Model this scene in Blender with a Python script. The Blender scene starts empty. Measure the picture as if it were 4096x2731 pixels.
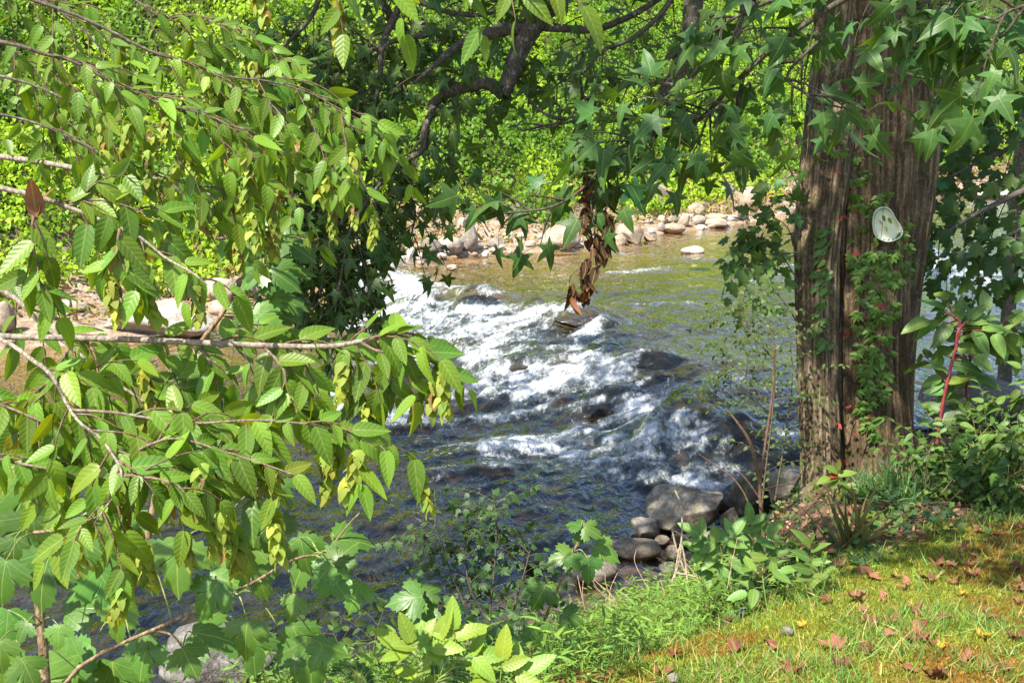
import bpy, math, random
import numpy as np
from mathutils import Vector

random.seed(7)
RNG = np.random.default_rng(11)
scene = bpy.context.scene
COL = scene.collection
R = math.radians

# ---------------------------------------------------------------- camera frame
FPX, CX, CY = 4392.0, 2048.0, 1365.5
PITCH = R(12.0)
CAM = np.array([0.0, 0.0, 3.3])
AX_R = np.array([1.0, 0, 0])
AX_F = np.array([0, math.cos(PITCH), -math.sin(PITCH)])
AX_U = np.array([0, math.sin(PITCH), math.cos(PITCH)])
UP = np.array([0, 0, 1.0])


def ray(px, py):
    return AX_F + AX_R * ((px - CX) / FPX) - AX_U * ((py - CY) / FPX)


def at(px, py, d):
    return CAM + ray(px, py) * d


def on_plane(px, py, z):
    r = ray(px, py)
    return CAM + r * ((z - CAM[2]) / r[2])


def unit(v):
    v = np.asarray(v, float)
    return v / max(np.linalg.norm(v), 1e-9)


def rnd(a, b):
    return random.uniform(a, b)


def rv(s=1.0):
    return np.array([random.gauss(0, s), random.gauss(0, s), random.gauss(0, s)])


def tocam(p):
    return unit(CAM - p)


# ---------------------------------------------------------------- noise
def _hash(ix, iy, iz):
    h = (ix.astype(np.uint32) * np.uint32(374761393) + iy.astype(np.uint32) * np.uint32(668265263)
         + iz.astype(np.uint32) * np.uint32(2147483647))
    h = (h ^ (h >> np.uint32(13))) * np.uint32(1274126177)
    h = h ^ (h >> np.uint32(16))
    return (h & np.uint32(0xFFFFFF)).astype(np.float64) / float(0xFFFFFF)


def vn(x, y, z=0.0):
    x, y, z = np.broadcast_arrays(np.asarray(x, float), np.asarray(y, float), np.asarray(z, float))
    fx, fy, fz = np.floor(x), np.floor(y), np.floor(z)
    ix, iy, iz = (f.astype(np.int64) & 0xFFFFFFF for f in (fx, fy, fz))
    u, v, w = x - fx, y - fy, z - fz
    u, v, w = (a * a * a * (a * (a * 6 - 15) + 10) for a in (u, v, w))
    def c(a, b, d):
        return _hash(ix + a, iy + b, iz + d)
    def l(a, b, t):
        return a + (b - a) * t
    return l(l(l(c(0, 0, 0), c(1, 0, 0), u), l(c(0, 1, 0), c(1, 1, 0), u), v),
             l(l(c(0, 0, 1), c(1, 0, 1), u), l(c(0, 1, 1), c(1, 1, 1), u), v), w)


def fbm(x, y, z=0.0, o=4, g=0.5):
    s, a, t, f = 0.0, 1.0, 0.0, 1.0
    for k in range(o):
        s = s + a * vn(x * f + 17.3 * k, y * f + 5.1 * k, z * f + 3.7 * k if np.ndim(z) or z else 7.7 * k)
        t += a
        a *= g
        f *= 2.03
    return s / t


def sm(a, b, x):
    t = np.clip((x - a) / (b - a), 0, 1)
    return t * t * (3 - 2 * t)


def mix(a, b, t):
    t = np.asarray(t)[..., None]
    return np.asarray(a) * (1 - t) + np.asarray(b) * t


# ---------------------------------------------------------------- mesh output
def mesh_from(name, V, tris, col=None, uv=None, smooth=True, attrs=None):
    """V (n,3), tris list of (m,k) int arrays (k = 3 or 4), col (n,3|4) point colour, uv (n,2) per point"""
    if not isinstance(tris, (list, tuple)):
        tris = [tris]
    tris = [t for t in tris if len(t)]
    me = bpy.data.meshes.new(name)
    V = np.ascontiguousarray(V, np.float32)
    me.vertices.add(len(V))
    me.vertices.foreach_set("co", V.ravel())
    loops = np.concatenate([t.ravel() for t in tris]).astype(np.int32)
    sizes = np.concatenate([np.full(len(t), t.shape[1], np.int32) for t in tris])
    starts = np.concatenate([[0], np.cumsum(sizes)[:-1]]).astype(np.int32)
    me.loops.add(len(loops))
    me.loops.foreach_set("vertex_index", loops)
    me.polygons.add(len(sizes))
    me.polygons.foreach_set("loop_start", starts)
    me.polygons.foreach_set("loop_total", sizes)
    me.polygons.foreach_set("use_smooth", np.full(len(sizes), smooth, bool))
    me.update(calc_edges=True)
    if col is not None:
        c = np.ones((len(V), 4), np.float32)
        c[:, :3] = np.asarray(col)[:, :3]
        a = me.color_attributes.new("Col", 'FLOAT_COLOR', 'POINT')
        a.data.foreach_set("color", c.ravel())
    for k, v in (attrs or {}).items():
        a = me.attributes.new(k, 'FLOAT', 'POINT')
        a.data.foreach_set("value", np.ascontiguousarray(v, np.float32).ravel())
    if uv is not None:
        l = me.uv_layers.new(name="UVMap")
        l.data.foreach_set("uv", np.ascontiguousarray(np.asarray(uv, np.float32)[loops]).ravel())
    me.validate()
    return me


def link(name, me, mat, parent=None):
    o = bpy.data.objects.new(name, me)
    COL.objects.link(o)
    if me is not None and mat is not None and len(me.materials) == 0:
        me.materials.append(mat)
    if parent is not None:
        o.parent = parent
    return o


def tag(o, label=None, cat=None, group=None, kind=None):
    for k, v in (("label", label), ("category", cat), ("group", group), ("kind", kind)):
        if v:
            o[k] = v
    return o


def thing(name, label, cat, group=None):
    return tag(link(name, None, None), label, cat, group)


# ---------------------------------------------------------------- tubes
class Tubes:
    def __init__(self):
        self.V, self.F, self.C, self.n = [], [], [], 0

    def add(self, pts, r, sides=6, col=(1, 1, 1), rough=0.0):
        pts = np.asarray(pts, float)
        m = len(pts)
        r = np.asarray(r, float) if np.ndim(r) else np.full(m, r)
        if len(r) != m:
            r = np.interp(np.linspace(0, 1, m), np.linspace(0, 1, len(r)), r)
        T = np.gradient(pts, axis=0)
        T /= np.maximum(np.linalg.norm(T, axis=1, keepdims=True), 1e-9)
        a = np.array([0.31, 0.57, 0.76])
        N = a - T * (T @ a)[:, None]
        N /= np.maximum(np.linalg.norm(N, axis=1, keepdims=True), 1e-9)
        B = np.cross(T, N)
        th = np.linspace(0, 2 * np.pi, sides, endpoint=False)
        rr = r[:, None] * np.ones(sides)
        if rough:
            rr = rr * (1 + rough * (vn(np.arange(m)[:, None] * 1.7 + self.n, th[None, :] * 2.0) - 0.5) * 2)
        ring = pts[:, None, :] + (N[:, None, :] * np.cos(th)[None, :, None] + B[:, None, :] * np.sin(th)[None, :, None]) * rr[:, :, None]
        i = np.arange(m - 1)[:, None] * sides
        j = np.arange(sides)[None, :]
        k = (j + 1) % sides
        q = np.stack([i + j, i + k, i + sides + k, i + sides + j], -1).reshape(-1, 4) + self.n
        self.V.append(ring.reshape(-1, 3))
        self.F.append(q)
        self.C.append(np.tile(np.asarray(col, float), (m * sides, 1)))
        self.n += m * sides

    def build(self, name, mat, parent=None):
        if not self.V:
            return None
        me = mesh_from(name, np.concatenate(self.V), np.concatenate(self.F), np.concatenate(self.C))
        return link(name, me, mat, parent)


def curve(pts, n=24):
    """Catmull-Rom through 3D points"""
    p = np.asarray(pts, float)
    p = np.vstack([2 * p[0] - p[1], p, 2 * p[-1] - p[-2]])
    m = len(p) - 3
    t = np.linspace(0, m - 1e-6, n)
    i = t.astype(int)
    u = (t - i)[:, None]
    a, b, c, d = p[i], p[i + 1], p[i + 2], p[i + 3]
    return 0.5 * (2 * b + (c - a) * u + (2 * a - 5 * b + 4 * c - d) * u ** 2 + (3 * b - a - 3 * c + d) * u ** 3)


def pxcurve(pts, d=None, n=24):
    """pixel polyline [(x,y,depth)|(x,y)] to a smooth 3D curve; depth holds until changed"""
    out, cur = [], d
    for p in pts:
        if len(p) > 2:
            cur = p[2]
        out.append(at(p[0], p[1], cur))
    return curve(out, n)


# ---------------------------------------------------------------- leaf templates
def tpl_grid(width, nseg, cols, serr=0.0, power=1.0, base=0.0, fold=0.25, cut=0.0):
    """leaf along +y, base at 0, tip at 1. width(t) half width"""
    V, uv = [], []
    for i in range(nseg + 1):
        t = i / nseg
        w = width(t)
        s = 1 + (serr if i % 2 else -serr * 0.4) * (1 if 0 < i < nseg else 0)
        for c in cols:
            x = c * w * (s if abs(c) == 1 else 1)
            V.append((x, t + (0.012 if (abs(c) == 1 and i % 2 == 0) else 0), abs(x) * fold))
            uv.append((0.5 + 0.5 * x / 0.5, t))
    k = len(cols)
    F = []
    for i in range(nseg):
        for j in range(k - 1):
            a = i * k + j
            F += [(a, a + 1, a + k + 1), (a, a + k + 1, a + k)]
    return np.array(V, float), np.array(F, int), np.array(uv, float)


def tpl_outline(pts, center, rings=(0.55,), cup=0.12):
    """fan leaf: outline half mirrored; origin = petiole point at (0,0)"""
    out = np.array(pts + [(-x, y) for x, y in reversed(pts[1:-1])], float)
    n = len(out)
    V = [(center[0], center[1], 0)]
    for r in list(rings) + [1.0]:
        for x, y in out:
            px, py = center[0] + (x - center[0]) * r, center[1] + (y - center[1]) * r
            V.append((px, py, 0))
    V = np.array(V, float)
    # keep the petiole corner, cup the blade: droop with distance from the middle
    d = np.hypot(V[:, 0], V[:, 1] - center[1])
    V[:, 2] = -cup * d ** 2 + 0.10 * np.abs(V[:, 0]) * np.exp(-(V[:, 0] / 0.12) ** 2)
    F = []
    for j in range(n):
        k = (j + 1) % n
        F.append((0, 1 + j, 1 + k))
        for q in range(len(rings)):
            a, b = 1 + q * n, 1 + (q + 1) * n
            F += [(a + j, b + j, b + k), (a + j, b + k, a + k)]
    uv = V[:, :2] * 0.5 + np.array([0.5, 0.25])
    return V, np.array(F, int), uv


def w_ovate(t, m=0.24, p=0.42, q=0.75):
    return m * (max(t, 0) ** p * max(1 - t, 0) ** q) / (0.36 ** p * 0.64 ** q) if 0 < t < 1 else 0.001


T_HORN = tpl_grid(lambda t: w_ovate(t, 0.212, 0.45, 0.92), 26, (-1, -0.5, 0, 0.5, 1), serr=0.085, fold=0.22)
T_OVATE = tpl_grid(lambda t: w_ovate(t, 0.25, 0.45, 0.8), 8, (-1, 0, 1), fold=0.25)
T_SERR = tpl_grid(lambda t: w_ovate(t, 0.24, 0.45, 0.8), 16, (-1, 0, 1), serr=0.09, fold=0.25)
T_LANCE = tpl_grid(lambda t: w_ovate(t, 0.085, 0.5, 0.9), 5, (-1, 0, 1), fold=0.3)
T_SMALL = tpl_grid(lambda t: w_ovate(t, 0.26, 0.5, 0.6), 3, (-1, 0, 1), fold=0.2)
T_KUDZU = tpl_grid(lambda t: (0.0, 0.40, 0.30, 0.01)[min(3, int(round(t * 3)))], 3, (-1, 0, 1), fold=0.2)
# hornbeam fruit bract: 3-lobed small leaf
T_BRACT = tpl_outline([(0, 0), (0.18, 0.06), (0.40, 0.22), (0.28, 0.34), (0.26, 0.58), (0.14, 0.85), (0, 1.0)], (0, 0.3), (), cup=0.5)
_syc = [(0, 0), (0.07, -0.03), (0.16, -0.06), (0.25, -0.04), (0.30, 0.02), (0.42, -0.02), (0.45, 0.08), (0.62, 0.10), (0.55, 0.20),
        (0.68, 0.34), (0.56, 0.35), (0.58, 0.48), (0.47, 0.45), (0.42, 0.52), (0.34, 0.46), (0.25, 0.45), (0.29, 0.58), (0.25, 0.64), (0.30, 0.74),
        (0.23, 0.74), (0.20, 0.84), (0.10, 0.87), (0.0, 1.03)]
T_SYC = tpl_outline(_syc, (0, 0.22), (0.35, 0.7), cup=0.22)
_star = [(0, 0), (0.05, -0.01), (0.16, -0.10), (0.30, -0.17), (0.36, -0.16), (0.29, -0.06), (0.26, 0.05), (0.24, 0.12), (0.38, 0.17), (0.54, 0.30),
         (0.61, 0.38), (0.44, 0.37), (0.29, 0.36), (0.205, 0.36), (0.19, 0.52), (0.13, 0.72), (0.06, 0.88), (0, 1.0)]
T_STAR = tpl_outline(_star, (0, 0.16), (0.5,), cup=0.25)
_star_lo = [(0, 0), (0.32, -0.15), (0.22, 0.1), (0.58, 0.36), (0.2, 0.36), (0.13, 0.7), (0, 1.0)]
T_STARLO = tpl_outline(_star_lo, (0, 0.16), (), cup=0.25)
_map = [(0, 0), (0.2, -0.08), (0.38, 0.0), (0.3, 0.1), (0.5, 0.2), (0.55, 0.42), (0.4, 0.38), (0.28, 0.42), (0.34, 0.62), (0.2, 0.66), (0.13, 0.85), (0, 1)]
T_MAPLE = tpl_outline(_map, (0, 0.2), (), cup=0.25)
_ivy = [(0, 0), (0.2, -0.08), (0.36, 0.05), (0.3, 0.2), (0.5, 0.42), (0.25, 0.5), (0.16, 0.75), (0, 1)]
T_IVY = tpl_outline(_ivy, (0, 0.2), (), cup=0.2)


class Leaves:
    def __init__(self, tpl):
        self.t = tpl
        self.p, self.y, self.n, self.s, self.c, self.k = [], [], [], [], [], []

    def add(self, p, tip, nrm, size, col, curl=0.15):
        self.p.append(p); self.y.append(tip); self.n.append(nrm); self.s.append(size); self.c.append(col); self.k.append(curl)

    def mesh(self, name):
        V, F, uv = self.t
        p = np.array(self.p); y = np.array(self.y); n = np.array(self.n); s = np.array(self.s); c = np.array(self.c); k = np.array(self.k)
        y = y / np.maximum(np.linalg.norm(y, axis=1, keepdims=True), 1e-9)
        n = n - y * np.sum(n * y, 1)[:, None]
        n = n / np.maximum(np.linalg.norm(n, axis=1, keepdims=True), 1e-9)
        x = np.cross(y, n)
        N, m = len(p), len(V)
        lz = V[None, :, 2] - k[:, None] * V[None, :, 1] ** 2
        P = p[:, None, :] + s[:, None, None] * (V[None, :, 0, None] * x[:, None, :] + V[None, :, 1, None] * y[:, None, :] + lz[:, :, None] * n[:, None, :])
        FF = (F[None] + (np.arange(N) * m)[:, None, None]).reshape(-1, F.shape[1])
        return mesh_from(name, P.reshape(-1, 3), FF, np.repeat(c, m, 0), np.tile(uv, (N, 1)))

    def build(self, name, mat, parent=None):
        if len(self.p) == 0:
            return None
        return link(name, self.mesh(name), mat, parent)


def tint(c, s=0.2, y=0.0):
    """vary a leaf colour: brightness s, shift to yellow y"""
    b = math.exp(random.gauss(0, s))
    w = random.gauss(0, 0.10)
    return (c[0] * b * (1 + w + y), c[1] * b * (1 + 0.3 * y), c[2] * b * (1 - w * 0.8))


# ---------------------------------------------------------------- materials
def newmat(name):
    m = bpy.data.materials.new(name)
    m.use_nodes = True
    nt = m.node_tree
    nt.nodes.clear()
    out = nt.nodes.new("ShaderNodeOutputMaterial")
    return m, nt, out


class NT:
    def __init__(self, nt):
        self.nt = nt

    def n(self, typ, **kw):
        d = self.nt.nodes.new(typ)
        for k, v in kw.items():
            if k.startswith("_"):
                setattr(d, k[1:], v)
        return d

    def l(self, a, b):
        self.nt.links.new(a, b)

    def math(self, op, a, b=None, clamp=False):
        d = self.nt.nodes.new("ShaderNodeMath")
        d.operation = op
        d.use_clamp = clamp
        for i, v in enumerate((a, b)):
            if v is None:
                continue
            if isinstance(v, (int, float)):
                d.inputs[i].default_value = v
            else:
                self.l(v, d.inputs[i])
        return d.outputs[0]

    def ramp(self, x, a, b, c=0.0, d=1.0):
        m = self.nt.nodes.new("ShaderNodeMapRange")
        m.interpolation_type = 'SMOOTHSTEP'
        self.l(x, m.inputs[0])
        for i, v in enumerate((a, b, c, d)):
            m.inputs[1 + i].default_value = v
        return m.outputs[0]

    def mixc(self, f, a, b, mode='MIX'):
        d = self.nt.nodes.new("ShaderNodeMix")
        d.data_type = 'RGBA'
        d.blend_type = mode
        for i, v in ((0, f), (6, a), (7, b)):
            if isinstance(v, (int, float)):
                d.inputs[i].default_value = v
            elif isinstance(v, tuple):
                d.inputs[i].default_value = (*v[:3], 1)
            else:
                self.l(v, d.inputs[i])
        return d.outputs[2]

    def noise(self, scale, detail=3, rough=0.55, vec=None, dist=0.0):
        d = self.nt.nodes.new("ShaderNodeTexNoise")
        d.inputs["Scale"].default_value = scale
        d.inputs["Detail"].default_value = detail
        d.inputs["Roughness"].default_value = rough
        d.inputs["Distortion"].default_value = dist
        if vec is not None:
            self.l(vec, d.inputs["Vector"])
        return d.outputs[0]

    def attr(self, name):
        d = self.nt.nodes.new("ShaderNodeAttribute")
        d.attribute_name = name
        return d

    def pos(self, scale=(1, 1, 1)):
        g = self.nt.nodes.new("ShaderNodeNewGeometry")
        m = self.nt.nodes.new("ShaderNodeMapping")
        m.inputs["Scale"].default_value = scale
        self.l(g.outputs["Position"], m.inputs["Vector"])
        return m.outputs[0]

    def bump(self, h, strength=0.3, dist=0.02):
        b = self.nt.nodes.new("ShaderNodeBump")
        b.inputs["Strength"].default_value = strength
        b.inputs["Distance"].default_value = dist
        self.l(h, b.inputs["Height"])
        return b.outputs[0]


def leaf_mat(name, rough=0.42, trans=0.38, veins=None, spec=0.5, tcol=(1.25, 1.2, 0.35), spots=0.0):
    m, nt, out = newmat(name)
    N = NT(nt)
    c = N.attr("Col").outputs["Color"]
    bump = None
    if veins:
        u = N.n("ShaderNodeUVMap")
        s = N.n("ShaderNodeSeparateXYZ")
        N.l(u.outputs[0], s.inputs[0])
        ax = N.math('ABSOLUTE', N.math('SUBTRACT', s.outputs[0], 0.5))
        if veins == 'pinnate':
            mid = N.ramp(ax, 0.004, 0.022, 1, 0)
            ph = N.math('MULTIPLY', N.math('SUBTRACT', s.outputs[1], N.math('MULTIPLY', ax, 0.95)), 14 * math.pi)
            w = N.math('SINE', ph)
            side = N.math('MULTIPLY', N.ramp(w, 0.82, 1.0), 0.32)
            v = N.math('MAXIMUM', mid, side)
            bump = N.bump(w, 0.16, 0.0012)
        else:
            sy = N.math('SUBTRACT', s.outputs[1], 0.25)
            v = N.ramp(ax, 0.002, 0.008, 1, 0)
            for a in veins:
                # distance of (ax, sy) to the ray at angle a from +y
                d = N.math('ABSOLUTE', N.math('SUBTRACT', N.math('MULTIPLY', ax, math.cos(a)), N.math('MULTIPLY', sy, math.sin(a))))
                fwd = N.math('ADD', N.math('MULTIPLY', ax, math.sin(a)), N.math('MULTIPLY', sy, math.cos(a)))
                v = N.math('MAXIMUM', v, N.math('MULTIPLY', N.ramp(d, 0.001, 0.006, 0.6, 0), N.math('GREATER_THAN', fwd, 0.0)))
            w = N.math('SINE', N.math('MULTIPLY', N.math('SUBTRACT', sy, N.math('MULTIPLY', ax, 0.6)), 70.0))
            v = N.math('MAXIMUM', v, N.math('MULTIPLY', N.ramp(w, 0.9, 1.0), 0.12))
            bump = N.bump(N.noise(40, 2, 0.5, N.pos()), 0.3, 0.004)
        c = N.mixc(N.math('MULTIPLY', v, 0.42), c, (0.42, 0.50, 0.14))
    # blotchy variation over the blades
    c = N.mixc(0.5, c, N.mixc(N.noise(28, 2, 0.5, N.pos()), (0.45, 0.5, 0.4), (1.5, 1.4, 1.2)), 'MULTIPLY')
    if spots:
        c = N.mixc(N.math('MULTIPLY', N.ramp(N.noise(45, 3, 0.6, N.pos()), 0.70, 0.76), spots), c, (0.32, 0.17, 0.03))
    p = N.n("ShaderNodeBsdfPrincipled")
    N.l(c, p.inputs["Base Color"])
    p.inputs["Roughness"].default_value = rough
    p.inputs["Specular IOR Level"].default_value = spec
    t = N.n("ShaderNodeBsdfTranslucent")
    N.l(N.mixc(1.0, c, tcol, 'MULTIPLY'), t.inputs["Color"])
    if bump is not None:
        N.l(bump, p.inputs["Normal"])
    x = N.n("ShaderNodeMixShader")
    x.inputs[0].default_value = trans
    N.l(p.outputs[0], x.inputs[1])
    N.l(t.outputs[0], x.inputs[2])
    N.l(x.outputs[0], out.inputs["Surface"])
    return m


def plain_mat(name, rough=0.8, spec=0.3, nscale=60, var=0.5, bump=0.3, bdist=0.01):
    m, nt, out = newmat(name)
    N = NT(nt)
    c = N.attr("Col").outputs["Color"]
    nz = N.noise(nscale, 4, 0.6, N.pos())
    lo, hi = 1 - var, 1 + var
    c = N.mixc(1.0, c, N.mixc(N.ramp(nz, 0.3, 0.7), (lo, lo, lo), (hi, hi, hi)), 'MULTIPLY')
    p = N.n("ShaderNodeBsdfPrincipled")
    N.l(c, p.inputs["Base Color"])
    p.inputs["Roughness"].default_value = rough
    p.inputs["Specular IOR Level"].default_value = spec
    N.l(N.bump(nz, bump, bdist), p.inputs["Normal"])
    N.l(p.outputs[0], out.inputs["Surface"])
    return m


def bark_mat(name, lichen=0.4, wet=0.85, moss=0.0):
    m, nt, out = newmat(name)
    N = NT(nt)
    c = N.attr("Col").outputs["Color"]
    p1 = N.pos((1, 1, 0.34))
    nz = N.noise(105, 4, 0.65, p1)
    c = N.mixc(1.0, c, N.mixc(N.ramp(nz, 0.3, 0.72), (0.45, 0.42, 0.4), (1.5, 1.5, 1.5)), 'MULTIPLY')
    if lichen:
        c = N.mixc(N.math('MULTIPLY', N.ramp(N.noise(22, 4, 0.7, N.pos()), 0.55, 0.68), lichen), c, (0.34, 0.34, 0.29))
    if moss:
        c = N.mixc(N.math('MULTIPLY', N.ramp(N.noise(9, 4, 0.7, N.pos()), 0.5, 0.65), moss), c, (0.06, 0.075, 0.012))
    p = N.n("ShaderNodeBsdfPrincipled")
    N.l(c, p.inputs["Base Color"])
    p.inputs["Roughness"].default_value = wet
    p.inputs["Specular IOR Level"].default_value = 0.25
    N.l(N.bump(nz, 0.6, 0.012), p.inputs["Normal"])
    N.l(p.outputs[0], out.inputs["Surface"])
    return m


def rock_mat(name, base, dark, lichen=0.0, moss=0.0, rough=0.8, wetline=None):
    m, nt, out = newmat(name)
    N = NT(nt)
    ps = N.pos()
    a = N.noise(3.2, 5, 0.62, ps)
    b = N.noise(30, 4, 0.65, ps)
    c = N.mixc(N.ramp(a, 0.36, 0.66), dark, base)
    c = N.mixc(1.0, c, N.mixc(N.ramp(b, 0.3, 0.7), (0.68, 0.68, 0.68), (1.25, 1.25, 1.25)), 'MULTIPLY')
    oi = N.n("ShaderNodeObjectInfo")
    c = N.mixc(1.0, c, N.mixc(oi.outputs["Random"], (0.78, 0.74, 0.70), (1.18, 1.2, 1.24)), 'MULTIPLY')
    if lichen:
        c = N.mixc(N.math('MULTIPLY', N.ramp(N.noise(14, 5, 0.75, ps), 0.52, 0.6), lichen), c, (0.36, 0.365, 0.33))
    if moss:
        c = N.mixc(N.math('MULTIPLY', N.ramp(N.noise(6, 5, 0.75, ps), 0.52, 0.62), moss), c, (0.05, 0.07, 0.012))
    p = N.n("ShaderNodeBsdfPrincipled")
    N.l(c, p.inputs["Base Color"])
    p.inputs["Roughness"].default_value = rough
    p.inputs["Specular IOR Level"].default_value = 0.35
    N.l(N.bump(N.math('ADD', b, N.noise(90, 3, 0.6, ps)), 0.45, 0.02), p.inputs["Normal"])
    N.l(p.outputs[0], out.inputs["Surface"])
    return m


M_HORN = leaf_mat("hornbeam_leaf", 0.42, 0.42, 'pinnate', 0.4, (1.6, 1.25, 0.12), 1.0)
M_BRACT = leaf_mat("hornbeam_bract", 0.6, 0.45, None, 0.3, (1.2, 1.1, 0.4))
M_STAR = leaf_mat("sweetgum_leaf", 0.45, 0.40, (1.02, 2.03), 0.3, (1.5, 1.25, 0.25))
M_SYC = leaf_mat("sycamore_leaf", 0.40, 0.32, (1.12, 0.5), 0.45, (1.3, 1.25, 0.3))
M_KUDZU = leaf_mat("kudzu_leaf", 0.5, 0.40, None, 0.3, (1.3, 1.25, 0.2))
M_PLANT = leaf_mat("plant_leaf", 0.45, 0.36, 'pinnate', 0.4)
M_FINE = leaf_mat("small_leaf", 0.5, 0.36, None, 0.35)
M_GRASS = leaf_mat("grass_blade", 0.5, 0.40, None, 0.3, (1.2, 1.15, 0.4))
M_DRY = leaf_mat("dry_leaf", 0.75, 0.18, 'pinnate', 0.2, (1.3, 0.9, 0.5))
M_DEAD = leaf_mat("dead_leaf", 0.8, 0.12, (1.02, 2.03), 0.2, (1.3, 0.8, 0.5))
M_TWIG = bark_mat("twig_bark", 0.5, 0.7)
M_LIMB = bark_mat("limb_bark", 0.55, 0.9, 0.5)
M_TRUNK = bark_mat("trunk_bark", 0.22, 0.9, 0.42)
M_STEM = plain_mat("green_stem", 0.5, 0.4, 40, 0.3, 0.1)
M_DRYSTEM = plain_mat("dry_stem", 0.8, 0.2, 80, 0.4, 0.2)
RK_TAN = rock_mat("rock_tan", (0.46, 0.36, 0.26), (0.27, 0.205, 0.14), 0.15)
RK_GREY = rock_mat("rock_grey", (0.40, 0.35, 0.285), (0.23, 0.19, 0.15), 0.25)
RK_LICHEN = rock_mat("rock_lichen", (0.33, 0.28, 0.21), (0.16, 0.13, 0.095), 0.5, 0.35)
RK_SHADE = rock_mat("rock_shade", (0.19, 0.175, 0.15), (0.10, 0.09, 0.075), 0.45, 0.3)  # grey stone darkened, shade put into its base colour
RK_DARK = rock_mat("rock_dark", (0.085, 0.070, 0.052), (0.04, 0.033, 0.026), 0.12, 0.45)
RK_WHITE = rock_mat("rock_white", (0.58, 0.54, 0.48), (0.42, 0.385, 0.33), 0.2)
RK_WET = rock_mat("rock_wet", (0.055, 0.042, 0.034), (0.020, 0.017, 0.016), 0.0, 0.25, 0.12)
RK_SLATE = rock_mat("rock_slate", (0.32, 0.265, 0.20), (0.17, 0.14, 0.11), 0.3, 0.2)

# ---------------------------------------------------------------- river geometry
def water_base(x, y):
    s = (x + 3.6) * 0.865 + (y - 20.5) * 0.5
    return 0.5 * sm(-1.7, 1.2, s) + 0.012 * np.maximum(s - 1, 0)


NEAR = np.array([(-40, 1.5), (-14, 3.2), (-6, 4.6), (-2.5, 5.2), (-0.8, 5.8), (0.4, 7.3), (1.3, 8.2), (2.4, 9.2), (4.0, 9.9), (6, 10.8), (9, 12.6), (20, 19), (45, 30)], float)
_far = [(-700, 1470), (0, 1410), (600, 1352), (980, 1268), (1300, 1110), (1500, 1066), (1700, 1047), (1900, 1016), (2240, 1004), (2500, 974), (2650, 932), (2860, 910), (3000, 888), (3200, 872), (3700, 772), (4096, 722)]
_f = []
for px, py in _far:
    z = 0.0
    for k in range(8):
        q = on_plane(px, py, z)
        z = float(water_base(q[0], q[1]))
    _f.append((q[0], q[1]))
FAR = np.array([(-60, 14.0)] + _f + [(_f[-1][0] + 25, _f[-1][1] + 22)], float)
print("far line", [(round(a, 1), round(b, 1)) for a, b in FAR])


def sdist(P, x, y):
    d = np.full(np.shape(x), 1e9)
    for (ax, ay), (bx, by) in zip(P[:-1], P[1:]):
        dx, dy = bx - ax, by - ay
        t = np.clip(((x - ax) * dx + (y - ay) * dy) / (dx * dx + dy * dy), 0, 1)
        d = np.minimum(d, np.hypot(x - ax - t * dx, y - ay - t * dy))
    return d * np.sign(y - np.interp(x, P[:, 0], P[:, 1]))


# submerged humps the current pours over: pixel centre, half width, half depth (pixels), height (m)
HUMPS = []
for px, py, rx, ry, h in [(2070, 1385, 120, 28, .10), (2130, 1480, 120, 34, .15), (2340, 1270, 150, 30, .17), (2620, 1425, 140, 30, .17), (2770, 1690, 190, 55, .26),
                          (2640, 1815, 170, 45, .20), (1690, 1205, 120, 25, .12), (1930, 1185, 110, 24, .14), (1460, 1630, 90, 25, .08), (2150, 1225, 70, 18, .12),
                          (2850, 1560, 140, 30, .10), (3900, 1340, 160, 30, .10), (2480, 1610, 80, 30, .08), (2950, 1800, 110, 40, .22)]:
    z = float(water_base(*on_plane(px, py, .25)[:2]))
    c = on_plane(px, py, z)
    ex = on_plane(px + rx, py, z) - c
    ey = on_plane(px, py - ry, z) - c
    HUMPS.append((c[0], c[1], np.hypot(*ex[:2]), np.hypot(*ey[:2]), h))


def hump(x, y):
    h = 0.0
    for cx, cy, rx, ry, hh in HUMPS:
        h = h + hh * np.exp(-((x - cx) / rx) ** 2 - ((y - cy) / ry) ** 2)
    return h


def terrain(x, y, detail=True):
    x = np.asarray(x, float); y = np.asarray(y, float)
    w = water_base(x, y)
    dn = -sdist(NEAR, x, y)          # inland on the near side
    df = sdist(FAR, x, y)            # inland on the far side
    n1 = fbm(x * 0.9, y * 0.9, 0, 4) - 0.5
    lawn = 1.58 - (0.19 - .03 * sm(1.0, 2.2, x)) * np.clip(y - 3, 0, 4.5) - 0.02 * np.abs(x - 1.5) + 0.05 * n1
    t = sm(-0.05, 2.9 - 1.2 * sm(1.1, 2.1, x), dn)
    near = (w - 0.05) * (1 - t) + np.maximum(lawn, w + 0.25) * t + 0.12 * n1 * sm(0, .6, dn) * (1 - sm(1.0, 1.8, dn))
    bed = w - 0.34 * sm(0, 1.3, np.minimum(-dn, -df)) - 0.03 + hump(x, y) * 0.9 + 0.16 * (fbm(x * 1.6, y * 1.6, 2.0, 3) - 0.5) * sm(0, .8, np.minimum(-dn, -df))
    mound = fbm(x * 0.22, y * 0.22, 4.0, 3) - 0.5
    m2 = fbm(x * 0.7, y * 0.7, 9.0, 3) - 0.5
    hill = 0.03 + 0.16 * np.minimum(df, 2.4) + sm(1.2, 4.2, df) * 0.85 + 0.60 * np.maximum(df - 2.8, 0) + sm(2.5, 7, df) * (2.6 * mound + 2.0 * m2 + 1.0 * (fbm(x * 1.7, y * 1.7, 12.0, 2) - .5)) + 0.10 * n1
    hill = np.minimum(hill, 8.6 + mound * 4)
    z = np.where(dn > 0, near, np.where(df > 0, w + hill, bed))
    return z


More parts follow.
